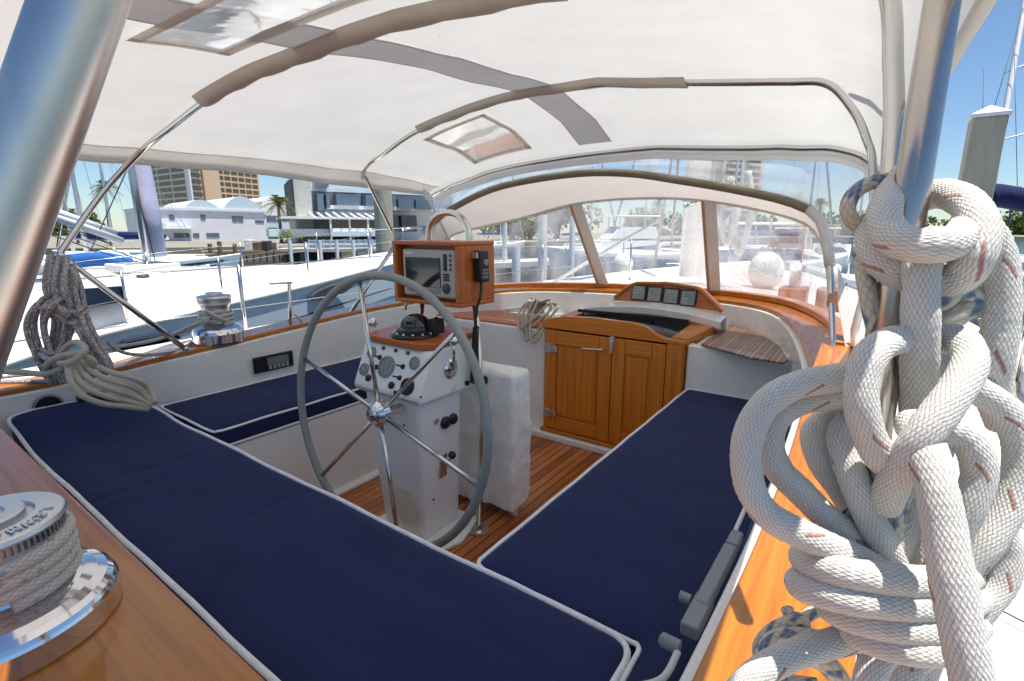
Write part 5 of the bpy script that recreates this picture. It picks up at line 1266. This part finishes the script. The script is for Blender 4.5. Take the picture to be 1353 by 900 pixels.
# motor yacht to starboard beyond the foredeck
t = boat('motor_yacht','white motor yacht with hard top seen through the right windscreen panel','boat',gp(1015,21,0),hr_+.15,'moored motor yachts')
zd,hf = hull(t,8,2.8,1.2,'hullwhite',.2,.4); house(t,'cabin',-1.2,2.6,2.3,1.7,-1.35,-.7,'gel',.15,1.0); house(t,'window_band',-1.0,2.0,2.25,1.65,-1.1,-.85,'bluewin',.1,.5,.93,.02)
house(t,'hard_top',-2.6,1.3,2.4,2.0,.28,.40,'gel',.05,.1,.96,.03); house(t,'bimini_skirt',-2.4,.6,2.2,1.9,.0,.1,'gel',.05,.1,.96,.03)
m = MB()
for sx in (-2.3,-.6,1.0):
    for sy in (-.95,.95): m.tube([(sx,sy,-1.2),(sx*.95,sy,.3)],.03,6)
m.build('top_supports',M['ss'],t)
m = MB(); m.box(-2.2,-1.7,-.8,.8,-1.35,-.75); m.build('seat',M['gel_dull'],t,bevel=.05)
t = boat('motor_yacht','white cabin cruiser with open stern farther right beyond the foredeck','boat',gp(1075,26,0),hr_+.5,'moored motor yachts')
hull(t,8,2.8,1.2,'hullwhite',.2,.4); house(t,'cabin',-1.6,2.4,2.3,1.7,-1.35,-.55,'gel',.15,1.0); house(t,'window_band',-1.5,1.9,2.25,1.65,-1.0,-.75,'bluewin',.1,.5,.93,.02); house(t,'hard_top',-1.8,1.0,2.2,1.8,.15,.25,'gel',.05,.1,.96,.03)
m = MB(); [m.tube([(sx,sy,-.6),(sx,sy,.2)],.03,6) for sx in (-1.6,.6) for sy in (-.9,.9)]; m.build('top_supports',M['ss'],t)
t = boat('motor_yacht','small white cruiser left of our mast seen through the middle window','boat',gp(895,40,0),hr_+math.pi-.2,'moored motor yachts')
hull(t,7,2.5,1.1,'hullwhite',.2,.4); house(t,'cabin',-1.6,2.0,2.1,1.6,-1.5,-.75,'gel',.15,.9); house(t,'window_band',-1.4,1.5,2.05,1.55,-1.2,-.95,'bluewin',.1,.5,.93,.02); m = MB(); m.tube([(-.6,0,-.8),(-.6,0,1.2)],.03,6); m.build('aerial',M['spar'],t)
# speedboat at the left
t = boat('speedboat','white speedboat with black stripes along its hull at the left dock','boat',gp(226,22,0),hr_+.12)
zd,hf = hull(t,5.6,2.2,1.25,'hullgrey',.1,.35,'hullwhite',WATER,.7,.85)
m = MB()
for sg in (1,-1):
    for dz in (-.16,-.34): m.tube([Vector((-2.75+5.4*k/20, sg*(hf(k/20)*(.985 if dz>-.2 else .955)+.012), zd(k/20)+dz)) for k in range(20)],.055 if dz>-.2 else .03,6)
m.build('hull_stripe',M['hulldark'],t)
house(t,'foredeck',-1.2,2.0,1.9,.9,-1.36,-1.05,'gel',.4,.8,.8,.08); house(t,'cockpit_cover',-2.6,-.9,1.9,1.9,-1.36,-1.1,'gel_dull',.2,.3,.85,.08)
# blue covered sailboat far left with boom and furled sail
t = boat('sailboat','sailboat with grey mast and lilac furled sail behind the left awning strut','sailboat',gp(150,13,0),hr_+.35,'neighbouring sailboats')
hull(t,8.5,2.7,1.15,'hullwhite',.1,.3); house(t,'cabin',-1.5,2.2,1.7,1.2,-1.42,-1.05,'gel',.2,.5)
mb_ = gp(190,12.6,-1.1); mt_ = pt(160,150,12.0)
def loc(o, p):  # world point to the thing's frame
    return (Matrix.Translation(o.location) @ Matrix.Rotation(o.rotation_euler.z,4,'Z')).inverted() @ Vector(p)
m = MB(); m.tube([loc(t,pt(194,345,12.6)), loc(t,pt(172,215,12.2)), loc(t,pt(140,20,11.8))],.085,12); m.build('mast',M['spar_al'],t)
m = MB(); m.tube([loc(t,pt(207,338,13.0)), loc(t,pt(195,270,12.9)), loc(t,pt(178,180,12.8)), loc(t,pt(160,60,12.7))],[.23,.25,.22,.12],14); fs_ = m.build('furled_sail',M['sailgrey'],t)
m = MB(); m.tube([loc(t,pt(198.5,322,12.74)), loc(t,pt(187,270,12.64)), loc(t,pt(176,216,12.55))],.022,8); m.build('red_band',M['redtape'],fs_)
m = MB(); m.tube([loc(t,pt(60,282,10.5)), loc(t,pt(160,318,12.4))],.085,12); m.tube([loc(t,pt(60,276,10.5)), loc(t,pt(150,308,12.3))],.10,12); m.build('boom',M['spar'],t)
m = MB(); [m.tube([loc(t,pt(a,b,11)),loc(t,pt(c,d,12))],.012,6) for a,b,c,d in ((70,300,150,322),(72,292,150,325),(90,310,205,350),(172,215,120,330),(180,250,205,345),(65,310,170,345))]; m.build('rigging',M['ink'],t)
t = boat('sailboat','low sailboat under a bright blue cover at the far left dock','sailboat',gp(118,17,0),hr_+.1,'neighbouring sailboats')
hull(t,6.5,2.3,1.0,'hullwhite',.1,.3); m = MB(); m.tube(spl([(-1.2,0,-1.05),(-.5,0,-.95),(.4,0,-.92),(1.2,0,-1.1)],6),[.10]+[.24]*17+[.1],10); m.build('boom_cover',M['bluecover'],t); house(t,'cabin',-1.0,1.8,1.5,1.0,-1.62,-1.25,'gel',.2,.4)
m = MB(); m.tube([(1.8,0,-1.3),(1.8,0,4.0)],.06,8); m.build('mast',M['spar'],t)
def yacht_at(label, u, d, head, L, mastv, boomcover='navycover', hullm='hullwhite', lean=0):
    t = boat('moored_sailboat', label, 'sailboat', gp(u,d,0), hr_+head, 'moored sailboats'); hull(t,L,L*.3,1.15,hullm,.1,.35); house(t,'cabin',-L*.22,L*.22,L*.2,L*.14,-1.45,-1.05,'gel',.2,.5); house(t,'window_band',-L*.18,L*.15,L*.195,L*.15,-1.32,-1.18,'bluewin',.1,.3,.93,.02)
    H = Facade(u-3,d,u+3,d).z(.5,mastv); m = MB(); m.tube([(L*.08,0,-1.2),(L*.08+lean*.3,0,H*.5),(L*.08+lean,0,H)],[.085,.08,.06],10); m.build('mast', M['spar'], t)
    m = MB(); m.tube([(L*.07,0,-.35),(-L*.30,0,-.28)],.05,8); m.build('boom', M['spar'], t); m = MB(); m.tube(spl([(L*.06,0,-.12),(-L*.1,0,-.14),(-L*.29,0,-.2)],6),[.17,.17,.17,.17,.16,.16,.15,.14,.13,.12,.10,.08,.06],10); m.build('boom_cover', M[boomcover], t)
    m = MB()
    for hz in (.45,.7): m.tube([(L*.08+lean*hz,-.7,H*hz),(L*.08+lean*hz,.7,H*hz)],.025,6)
    m.build('spreader', M['spar'], t); m = MB()
    for a_ in ((L*.47,0,-.9),(-L*.47,0,-1.1),(L*.02,L*.13,-1.1),(L*.02,-L*.13,-1.1)): m.tube([(L*.08+lean,0,H),a_],.010,5)
    m.tube([(L*.46,0,-.9),(L*.085+lean*.9,0,H*.88)],.07,8); m.build('rigging', M['spar_al'], t)
for a_ in (('sailboat with pale mast behind the leaning pole at far left',112,26,3.4,8,60,'navycover'),('sailboat with pale mast between the leaning pole and the grey mast',134,21,3.5,8,40,'navycover'),('sailboat with thin mast just left of the lilac sail',163,30,3.3,8,80,'navycover'),
           ('sailboat with slender mast behind the plotter box',655,60,.6,9,120,'navycover'),('sailboat with mast left of the white motor yacht',772,50,.4,9,150,'bluecover'),('sailboat with mast just left of our own mast',862,46,2.6,9,120,'navycover'),
           ('sailboat with mast close to the right of our own mast',958,34,.5,8,140,'navycover'),('sailboat with mast before the beige tower',985,42,2.7,9,150,'bluecover'),('sailboat with mast near the right end of the windscreen',1058,36,.4,8,120,'navycover'),('sailboat with thin mast beside the rope hitch',1128,44,.6,9,140,'navycover')):
    yacht_at(*a_)
# neighbour alongside to port: long white sailing yacht
nb = thing('sailing_yacht', 'long white sailing yacht with blue grey topsides moored close on our port side', 'sailboat')
SH = [(-6.0,-4.35,-1.02),(0.0,-4.52,-.90),(.63,-4.6,-.872),(1.05,-4.65,-.785),(2.0,-4.78,-.682),(3.05,-4.92,-.582),(4.2,-5.1,-.452),(5.1,-5.35,-.375),(5.5,-5.55,-.36)]
near = resample([Vector((x,y,z)) for y,x,z in [(p.x,p.y,p.z) for p in spl([(a,b,c) for a,b,c in SH],10)]], 60)
near = [Vector(p) for p in near]
def mid(y): return -5.75 - .0*(y)
far = [Vector((2*-5.75 - p.x - (0 if True else 0), p.y, p.z)) for p in near]
bow_ = Vector((-5.75, 6.1, -.34)); near.append(bow_); far.append(bow_)
m = MB()
def low(P, sg, k, z): return [Vector((lerp(p.x,-5.75,k), p.y-(.5 if False else 0)-.35*k*max(0,(p.y-3)/3), z if z is not None else p.z)) for p in P]
for P in (near, far):
    m.grid([P, low(P,1,.04,None) and [Vector((lerp(p.x,-5.75,.05),p.y,lerp(p.z,WATER,.35))) for p in P], [Vector((lerp(p.x,-5.75,.16),p.y-.2*max(0,(p.y-4)/2),lerp(p.z,WATER,.75))) for p in P], [Vector((lerp(p.x,-5.75,.32),p.y-.5*max(0,(p.y-4)/2),WATER-.3)) for p in P]])
m.build('hull', M['hullgrey'], nb)
m = MB()
for P in (near,far): m.tube([p+Vector((0,0,.01)) for p in P], .03, 8)
m.build('toe_rail', M['gel'], nb)
m = MB(); m.grid([[Vector((lerp(a.x,b.x,k/10), a.y, a.z+.10*math.sin(math.pi*k/10))) for k in range(11)] for a,b in zip(near,far)]); m.build('deck', M['gel'], nb)
m = MB(); rows = []
for y,w,h_ in ((-3.2,.75,.02),(-3.0,.82,.34),(.0,.86,.36),(1.2,.82,.33),(2.4,.66,.25),(3.6,.45,.12),(4.2,.3,.03)):
    zb = lerp(-.95,-.40,max(0,min(1,(y+1)/6)))
    rows.append([Vector((-5.75+w*1.12,y,zb-.05)), Vector((-5.75+w,y,zb+h_*.85)), Vector((-5.75+w*.8,y,zb+h_)), Vector((-5.75,y,zb+h_*1.12)), Vector((-5.75-w*.8,y,zb+h_)), Vector((-5.75-w,y,zb+h_*.85)), Vector((-5.75-w*1.12,y,zb-.05))])
m.grid(rows); m.build('coachroof', M['gel'], nb)
for y,w_ in ((.2,.30),(1.9,.24)):
    zb_ = lerp(-.95,-.40,max(0,min(1,(y+1)/6)))+.40-.06*max(0,y-1); m = MB(); m.box(-5.75-w_,-5.75+w_,y-w_,y+w_,zb_-.03,zb_+.045); o = m.build('deck_hatch', M['gel_dull'], nb, bevel=.015); m = MB(); m.box(-5.75-w_*.8,-5.75+w_*.8,y-w_*.8,y+w_*.8,zb_+.045,zb_+.05); m.build('hatch_glass', M['glass'], o)
for sg in (1,-1):
    m = MB(); hp_ = [Vector((-5.75+sg*.62, y, lerp(-.95,-.40,max(0,min(1,(y+1)/6)))+.44-.07*max(0,y-.6))) for y in (-1.5,-.6,.3,1.2)]; m.tube(hp_,.014,8)
    for q in hp_: m.tube([q,q-Vector((0,0,.09))],.012,8)
    m.build('handrail', M['ss'], nb)
def on_hull(u, v): # point on the near topsides
    return at(u, v, x=-4.62)
m = MB(); a,b,c_,d_ = at(80,384,x=-4.85),at(163,378,x=-4.85),at(170,398,x=-4.80),at(84,412,x=-4.80)
m.prism([a,b,c_,d_], (-.06,0,0)); m.build('cabin_window', M['glass'], nb, bevel=.005)
m = MB(); a,b,c_,d_ = at(150,470,x=-4.62),at(168,452,x=-4.58),at(232,440,x=-4.60),at(240,447,x=-4.62)
m.prism([a,b,c_,d_], (-.10,0,0)); m.build('hull_window', M['glass'], nb)
q = at(439,385,x=-4.86); m = MB(); m.prism([q+Vector((.02,math.cos(k*math.pi/12)*.27,math.sin(k*math.pi/12)*.065+math.cos(k*math.pi/12)*.05)) for k in range(24)],(-.12,0,0)); m.build('porthole', M['ink'], nb)
m = MB(); st = [p + Vector((.012,0,-.30)) for p in near[20:58]]; st = [Vector((lerp(p.x,-5.75,.035)+.03,p.y,p.z)) for p in st]; m.tube(st,.009,6); m.build('hull_line', M['ink'], nb)
for k,y in enumerate((.4,1.35,2.3,3.2,4.1,4.9)):
    i = min(range(len(near)), key=lambda i: abs(near[i].y-y)); p = near[i]+Vector((-.1,0,.02)); m = MB(); m.tube([p,p+Vector((0,0,.42))],.011,8); m.build('stanchion', M['ss'], nb)
    p = far[i]+Vector((.1,0,.02)); m = MB(); m.tube([p,p+Vector((0,0,.42))],.011,8); m.build('stanchion', M['ss'], nb)
m = MB()
for P,s_ in ((near,-1),(far,1)):
    for hz in (.22,.42): m.tube([p+Vector((.1*s_,0,hz)) for p in P[26:60]],.0022,5)
m.tube([bow_+Vector((0,-.1,0)),bow_+Vector((0,-.15,.42))],.012,6); m.tube([near[56]+Vector((-.1,0,.42)),bow_+Vector((0,-.05,.45)),far[56]+Vector((.1,0,.42))],.012,8)
m.build('lifeline', M['ss'], nb)
m = MB(); mbase = at(186,352,x=-5.75); m.tube([mbase+Vector((0,0,-.2)), mbase+Vector((0,.0,9))],.085,14) if False else m.lathe([(0,0),(.05,0),(.05,.05),(.03,.08),(0,.08)],at(190,372,x=-5.3),(0,0,1),14)
m.tube([at(190,385,x=-5.2),at(190,368,x=-5.25)],.02,8); m.tube([at(196,405,x=-5.0),at(194,378,x=-5.1)],.015,8); m.build('deck_block', M['ink'], nb)
# sailboat at the right edge
t = boat('sailboat','white sailboat with navy sail cover on its boom at the right edge','sailboat',gp(1395,13.5,0),hr_-.25,'neighbouring sailboats')
zd,hf = hull(t,8.5,2.8,1.5,'hullwhite',.1,.3); house(t,'cabin',-2.0,1.8,1.9,1.4,-1.1,-.62,'gel',.2,.5); house(t,'window_band',-1.7,1.3,1.86,1.45,-.95,-.78,'bluewin',.1,.3,.93,.02)
m = MB(); m.tube([loc(t,p_) for p_ in spl([pt(1298,262,13.3),pt(1312,258,13.3),pt(1340,262,13.3),pt(1400,274,13.2),pt(1480,284,13)],6)],[.06]+[.20,.30]+[.30]*21+[.1],12); m.build('boom_cover',M['navycover'],t)
m = MB(); m.tube([loc(t,pt(1306,275,13.4)), loc(t,pt(1321,190,13.6)), loc(t,pt(1352,15,14.2)), loc(t,pt(1375,-120,14.8))],[.075,.07,.065,.05],12); m.build('mast',M['spar'],t)
m = MB(); m.tube([loc(t,pt(1303,190,13.5)),loc(t,pt(1365,174,13.5))],.025,8); m.tube([loc(t,pt(1328,96,14)),loc(t,pt(1380,76,14))],.025,8); m.build('spreader',M['spar'],t)
m = MB(); [m.tube([loc(t,pt(a,b,13.8)),loc(t,pt(c,d,13.4))],.008,5) for a,b,c,d in ((1352,10,1300,190),(1303,190,1290,290),(1352,10,1400,280),(1300,90,1297,200),(1340,60,1345,280))]; m.build('rigging',M['ink'],t)
t = boat('dinghy','blue grey inflatable dinghy lying under the white sailboat at the right edge','boat',gp(1375,9.5,0),hr_-.1)
m = MB(); m.tube(spl([(-1.3,-.6,-2.3),(.6,-.6,-2.28),(1.3,0,-2.15),(.6,.6,-2.28),(-1.3,.6,-2.3)],8),.21,14); m.build('tube',M['hullgrey'],t); MB().box(-1.2,.7,-.5,.5,-2.42,-2.36).build('floor',M['grey'],t)
t = boat('motorboat','dark hulled motorboat moored beyond the pole at the right','boat',gp(1330,17,0),hr_+.2)
hull(t,7,2.4,1.0,'hulldark',.1,.3); house(t,'cabin',-1.2,1.6,1.9,1.4,-1.6,-1.0,'gel',.2,.6)
# ---------------------------------------------------------------- on our own foredeck
MX = -1.47
ms = wthing('yacht_mast', 'thick white mast of our yacht with halyards seen through the clear windscreen', 'mast', (MX,5.35,-.42))
m = MB(); m.tube([(MX,5.35,-.45),(MX,5.3,6)],.14,24); m.build('spar',M['gel'],ms)
m = MB(); [m.tube([(MX+a,5.15,-.35+b),(MX+c,5.1,d)],.012,8) for a,b,c,d in ((-.35,0,-.14,1.4),(-.18,.2,-.13,3),(.18,0,.13,3),(.25,.1,.14,1.6))]; m.build('halyard',M['rope_beige'],ms)
m = MB(); m.lathe([(0,0),(.05,0),(.05,.08),(.065,.10),(.04,.11),(.04,.15),(0,.15)],(-1.2,5.2,.1),(.6,-.7,0),18); m.lathe([(0,0),(.05,0),(.05,.08),(.065,.10),(.04,.11),(0,.15)],(-1.46,5.2,.3),(-.6,-.7,0),18); m.build('mast_winch',M['chrome'],ms)
m = MB(); m.tube(spl([(-1.15,5.15,.5),(-1.05,5.1,.2),(-1.1,5.1,-.1),(-1.18,5.12,.15),(-1.12,5.12,.5)],6),.03,10); m.tube(spl([(-1.0,5.2,.55),(-.93,5.15,.2),(-1.0,5.15,-.2),(-1.08,5.18,.1)],6),.03,10); m.build('coiled_halyard',M['rope'],ms)
m = MB(); m.tube([at(690,398,y=4.6),at(880,285,y=5.3)],.018,8)
tag(m.build('boom_strut',M['gel']),'thin white strut slanting up towards the mast behind the windscreen','strut')
for k,(u,v,y,r,lb) in enumerate(((823,350,7.0,.15,'round white fender ball on the port lifeline beyond the windscreen'),(1012,358,5.5,.165,'large round white fender on the starboard lifeline beyond the windscreen'))):
    p = at(u,v,y=y); o = MB().ball(p,r,20,14,(1,1,1.15)).build('fender',M['white_dull']); tag(o,lb,'fender','white fenders'); m = MB(); m.tube([p+Vector((0,0,r)),p+Vector((0,0,r+.35))],.01,6); m.build('lanyard',M['rope_beige'],o)
for k,(x,y) in enumerate(((-.42,4.25),(-.18,4.3))):
    b = Vector((x,y,-.47)); t = wthing('deck_vent',['small teak deck box with white cowl, left of the pair beyond the windscreen','small teak deck box with white cowl, right of the pair beyond the windscreen'][k],'vent',b,'teak vents on the side deck')
    MB().box(x-.09,x+.09,y-.12,y+.12,-.56,-.40).build('vent_box',M['mahog'],t,bevel=.01); m = MB(); m.tube(spl([b+Vector((0,0,.07)),b+Vector((0,0,.16)),b+Vector((0,-.06,.22))],6),.04,14); m.build('cowl',M['gel'],t)
# lifelines and stanchions of our yacht
ll = wthing('lifelines','stainless stanchions and wires along the side decks of our yacht','railing',(-3.3,2,-.8))
def dz(y): return lerp(-.80,-.62,max(0,min(1,y/9)))
def dx(y, sg):
    c = [p for p in de if (p.x>-1.33)==(sg>0)]; return min(c,key=lambda p: abs(p.y-y)).x - sg*.06
for sg,Y in ((-1,(1.62,3.3,5.0,6.7)),(1,(3.3,4.6,6.0,7.4))):
    for y in Y:
        x = dx(y,sg); m = MB(); m.tube([(x,y,dz(y)),(x+.0*sg,y,dz(y)+.56)],.0125,10); m.lathe([(0,0),(.03,0),(.03,.02),(.014,.05)],(x,y,dz(y)-.02),(0,0,1),14); m.build('stanchion',M['ss'],ll)
    m = MB()
    for hz in (.28,.55):
        m.tube([Vector((dx(y,sg),y,dz(y)+hz)) for y in ([ -0.5] if sg<0 else [3.3])+[q for q in Y]+[8.6]],.004,6)
    m.build('wire',M['ss'],ll)
m = MB(); p = at(384,441,x=-2.74); q = at(382,374,x=-2.74); m.tube([p,q],.010,10); m.tube([q+Vector((0,-.12,.005)),q+Vector((0,.02,.0))],.006,8); m.tube([p+Vector((0,.12,.01)),p.lerp(q,.5)],.006,8); m.lathe([(0,0),(.03,0),(.03,.015),(.012,.03)],p+Vector((0,0,-.01)),(0,0,1),14); m.build('gate_post',M['ss'],ll)
for k,(u,v) in enumerate(((368,441),(398,434))):
    p = at(u,v,x=-2.74); t = wthing('deck_cleat',['chrome cleat on the teak cap left of the gate post','chrome cleat on the teak cap right of the gate post'][k],'cleat',p,'cleats on the port cap')
    m = MB(); m.tube([p+Vector((0,-.06,.035)),p+Vector((0,.06,.035))],.009,10); m.tube([p+Vector((0,-.02,0)),p+Vector((0,-.02,.035))],.008,8); m.tube([p+Vector((0,.02,0)),p+Vector((0,.02,.035))],.008,8); m.build('horns',M['chrome'],t)
# starboard shroud-like rail behind the rope
m = MB(); [m.tube([at(1200,320,y=3.5),at(1250,350,y=2.2),at(1353,395,y=1.2)],.004,6)]; 
tag(m.build('mooring_line',M['rope_beige']),'thin white line slanting over the water right of the thick rope','rope')
# ================================================================ light
SUN = Vector((.22,.05,1)).normalized()
el = math.asin(SUN.z); az = math.atan2(SUN.x, SUN.y)
w = bpy.data.worlds.new('World'); sc.world = w; w.use_nodes = True
nt = w.node_tree; bg = nt.nodes['Background']; sky = nt.nodes.new('ShaderNodeTexSky'); sky.sky_type = 'NISHITA'; sky.sun_disc = False
sky.sun_elevation = el; sky.sun_rotation = az; sky.air_density = 1.0; sky.dust_density = .15; sky.ozone_density = 3.5
tn = nt.nodes.new('ShaderNodeMix'); tn.data_type = 'RGBA'; tn.blend_type = 'MULTIPLY'; tn.inputs[0].default_value = 1; tn.inputs[7].default_value = (.90,.98,1.05,1)
nt.links.new(sky.outputs[0], tn.inputs[6]); nt.links.new(tn.outputs[2], bg.inputs[0]); bg.inputs[1].default_value = .078
ld = bpy.data.lights.new('sun','SUN'); ld.energy = 4.5; ld.angle = R(.53); ld.color = (1,.95,.87)
lo = bpy.data.objects.new('sun', ld); col.objects.link(lo); lo.rotation_euler = SUN.to_track_quat('Z','Y').to_euler()
cd = bpy.data.cameras.new('camera'); cam = bpy.data.objects.new('camera', cd); col.objects.link(cam)
cd.sensor_width = 36; cd.lens = 36*F/1353; cd.clip_start = .02; cd.clip_end = 3000
cam.location = (0,0,0); cam.rotation_euler = (math.pi/2-PIT, 0, YAW); sc.camera = cam
sc.view_settings.view_transform = 'Standard'; sc.view_settings.look = 'None'; sc.view_settings.exposure = .76; sc.view_settings.gamma = 1
sc.render.resolution_x = 1024; sc.render.resolution_y = 681
try:
    sc.cycles.max_bounces = 10; sc.cycles.transparent_max_bounces = 16; sc.cycles.transmission_bounces = 6; sc.cycles.diffuse_bounces = 5
except Exception: pass
# tidy: consistent normals, no helper properties
import bmesh
for o in bpy.data.objects:
    if 'wc' in o: del o['wc']
done = set()
for o in bpy.data.objects:
    if o.type == 'MESH' and o.data.name not in done:
        done.add(o.data.name); b = bmesh.new(); b.from_mesh(o.data)
        if len(b.faces) < 60000: bmesh.ops.recalc_face_normals(b, faces=b.faces)
        b.to_mesh(o.data); b.free()
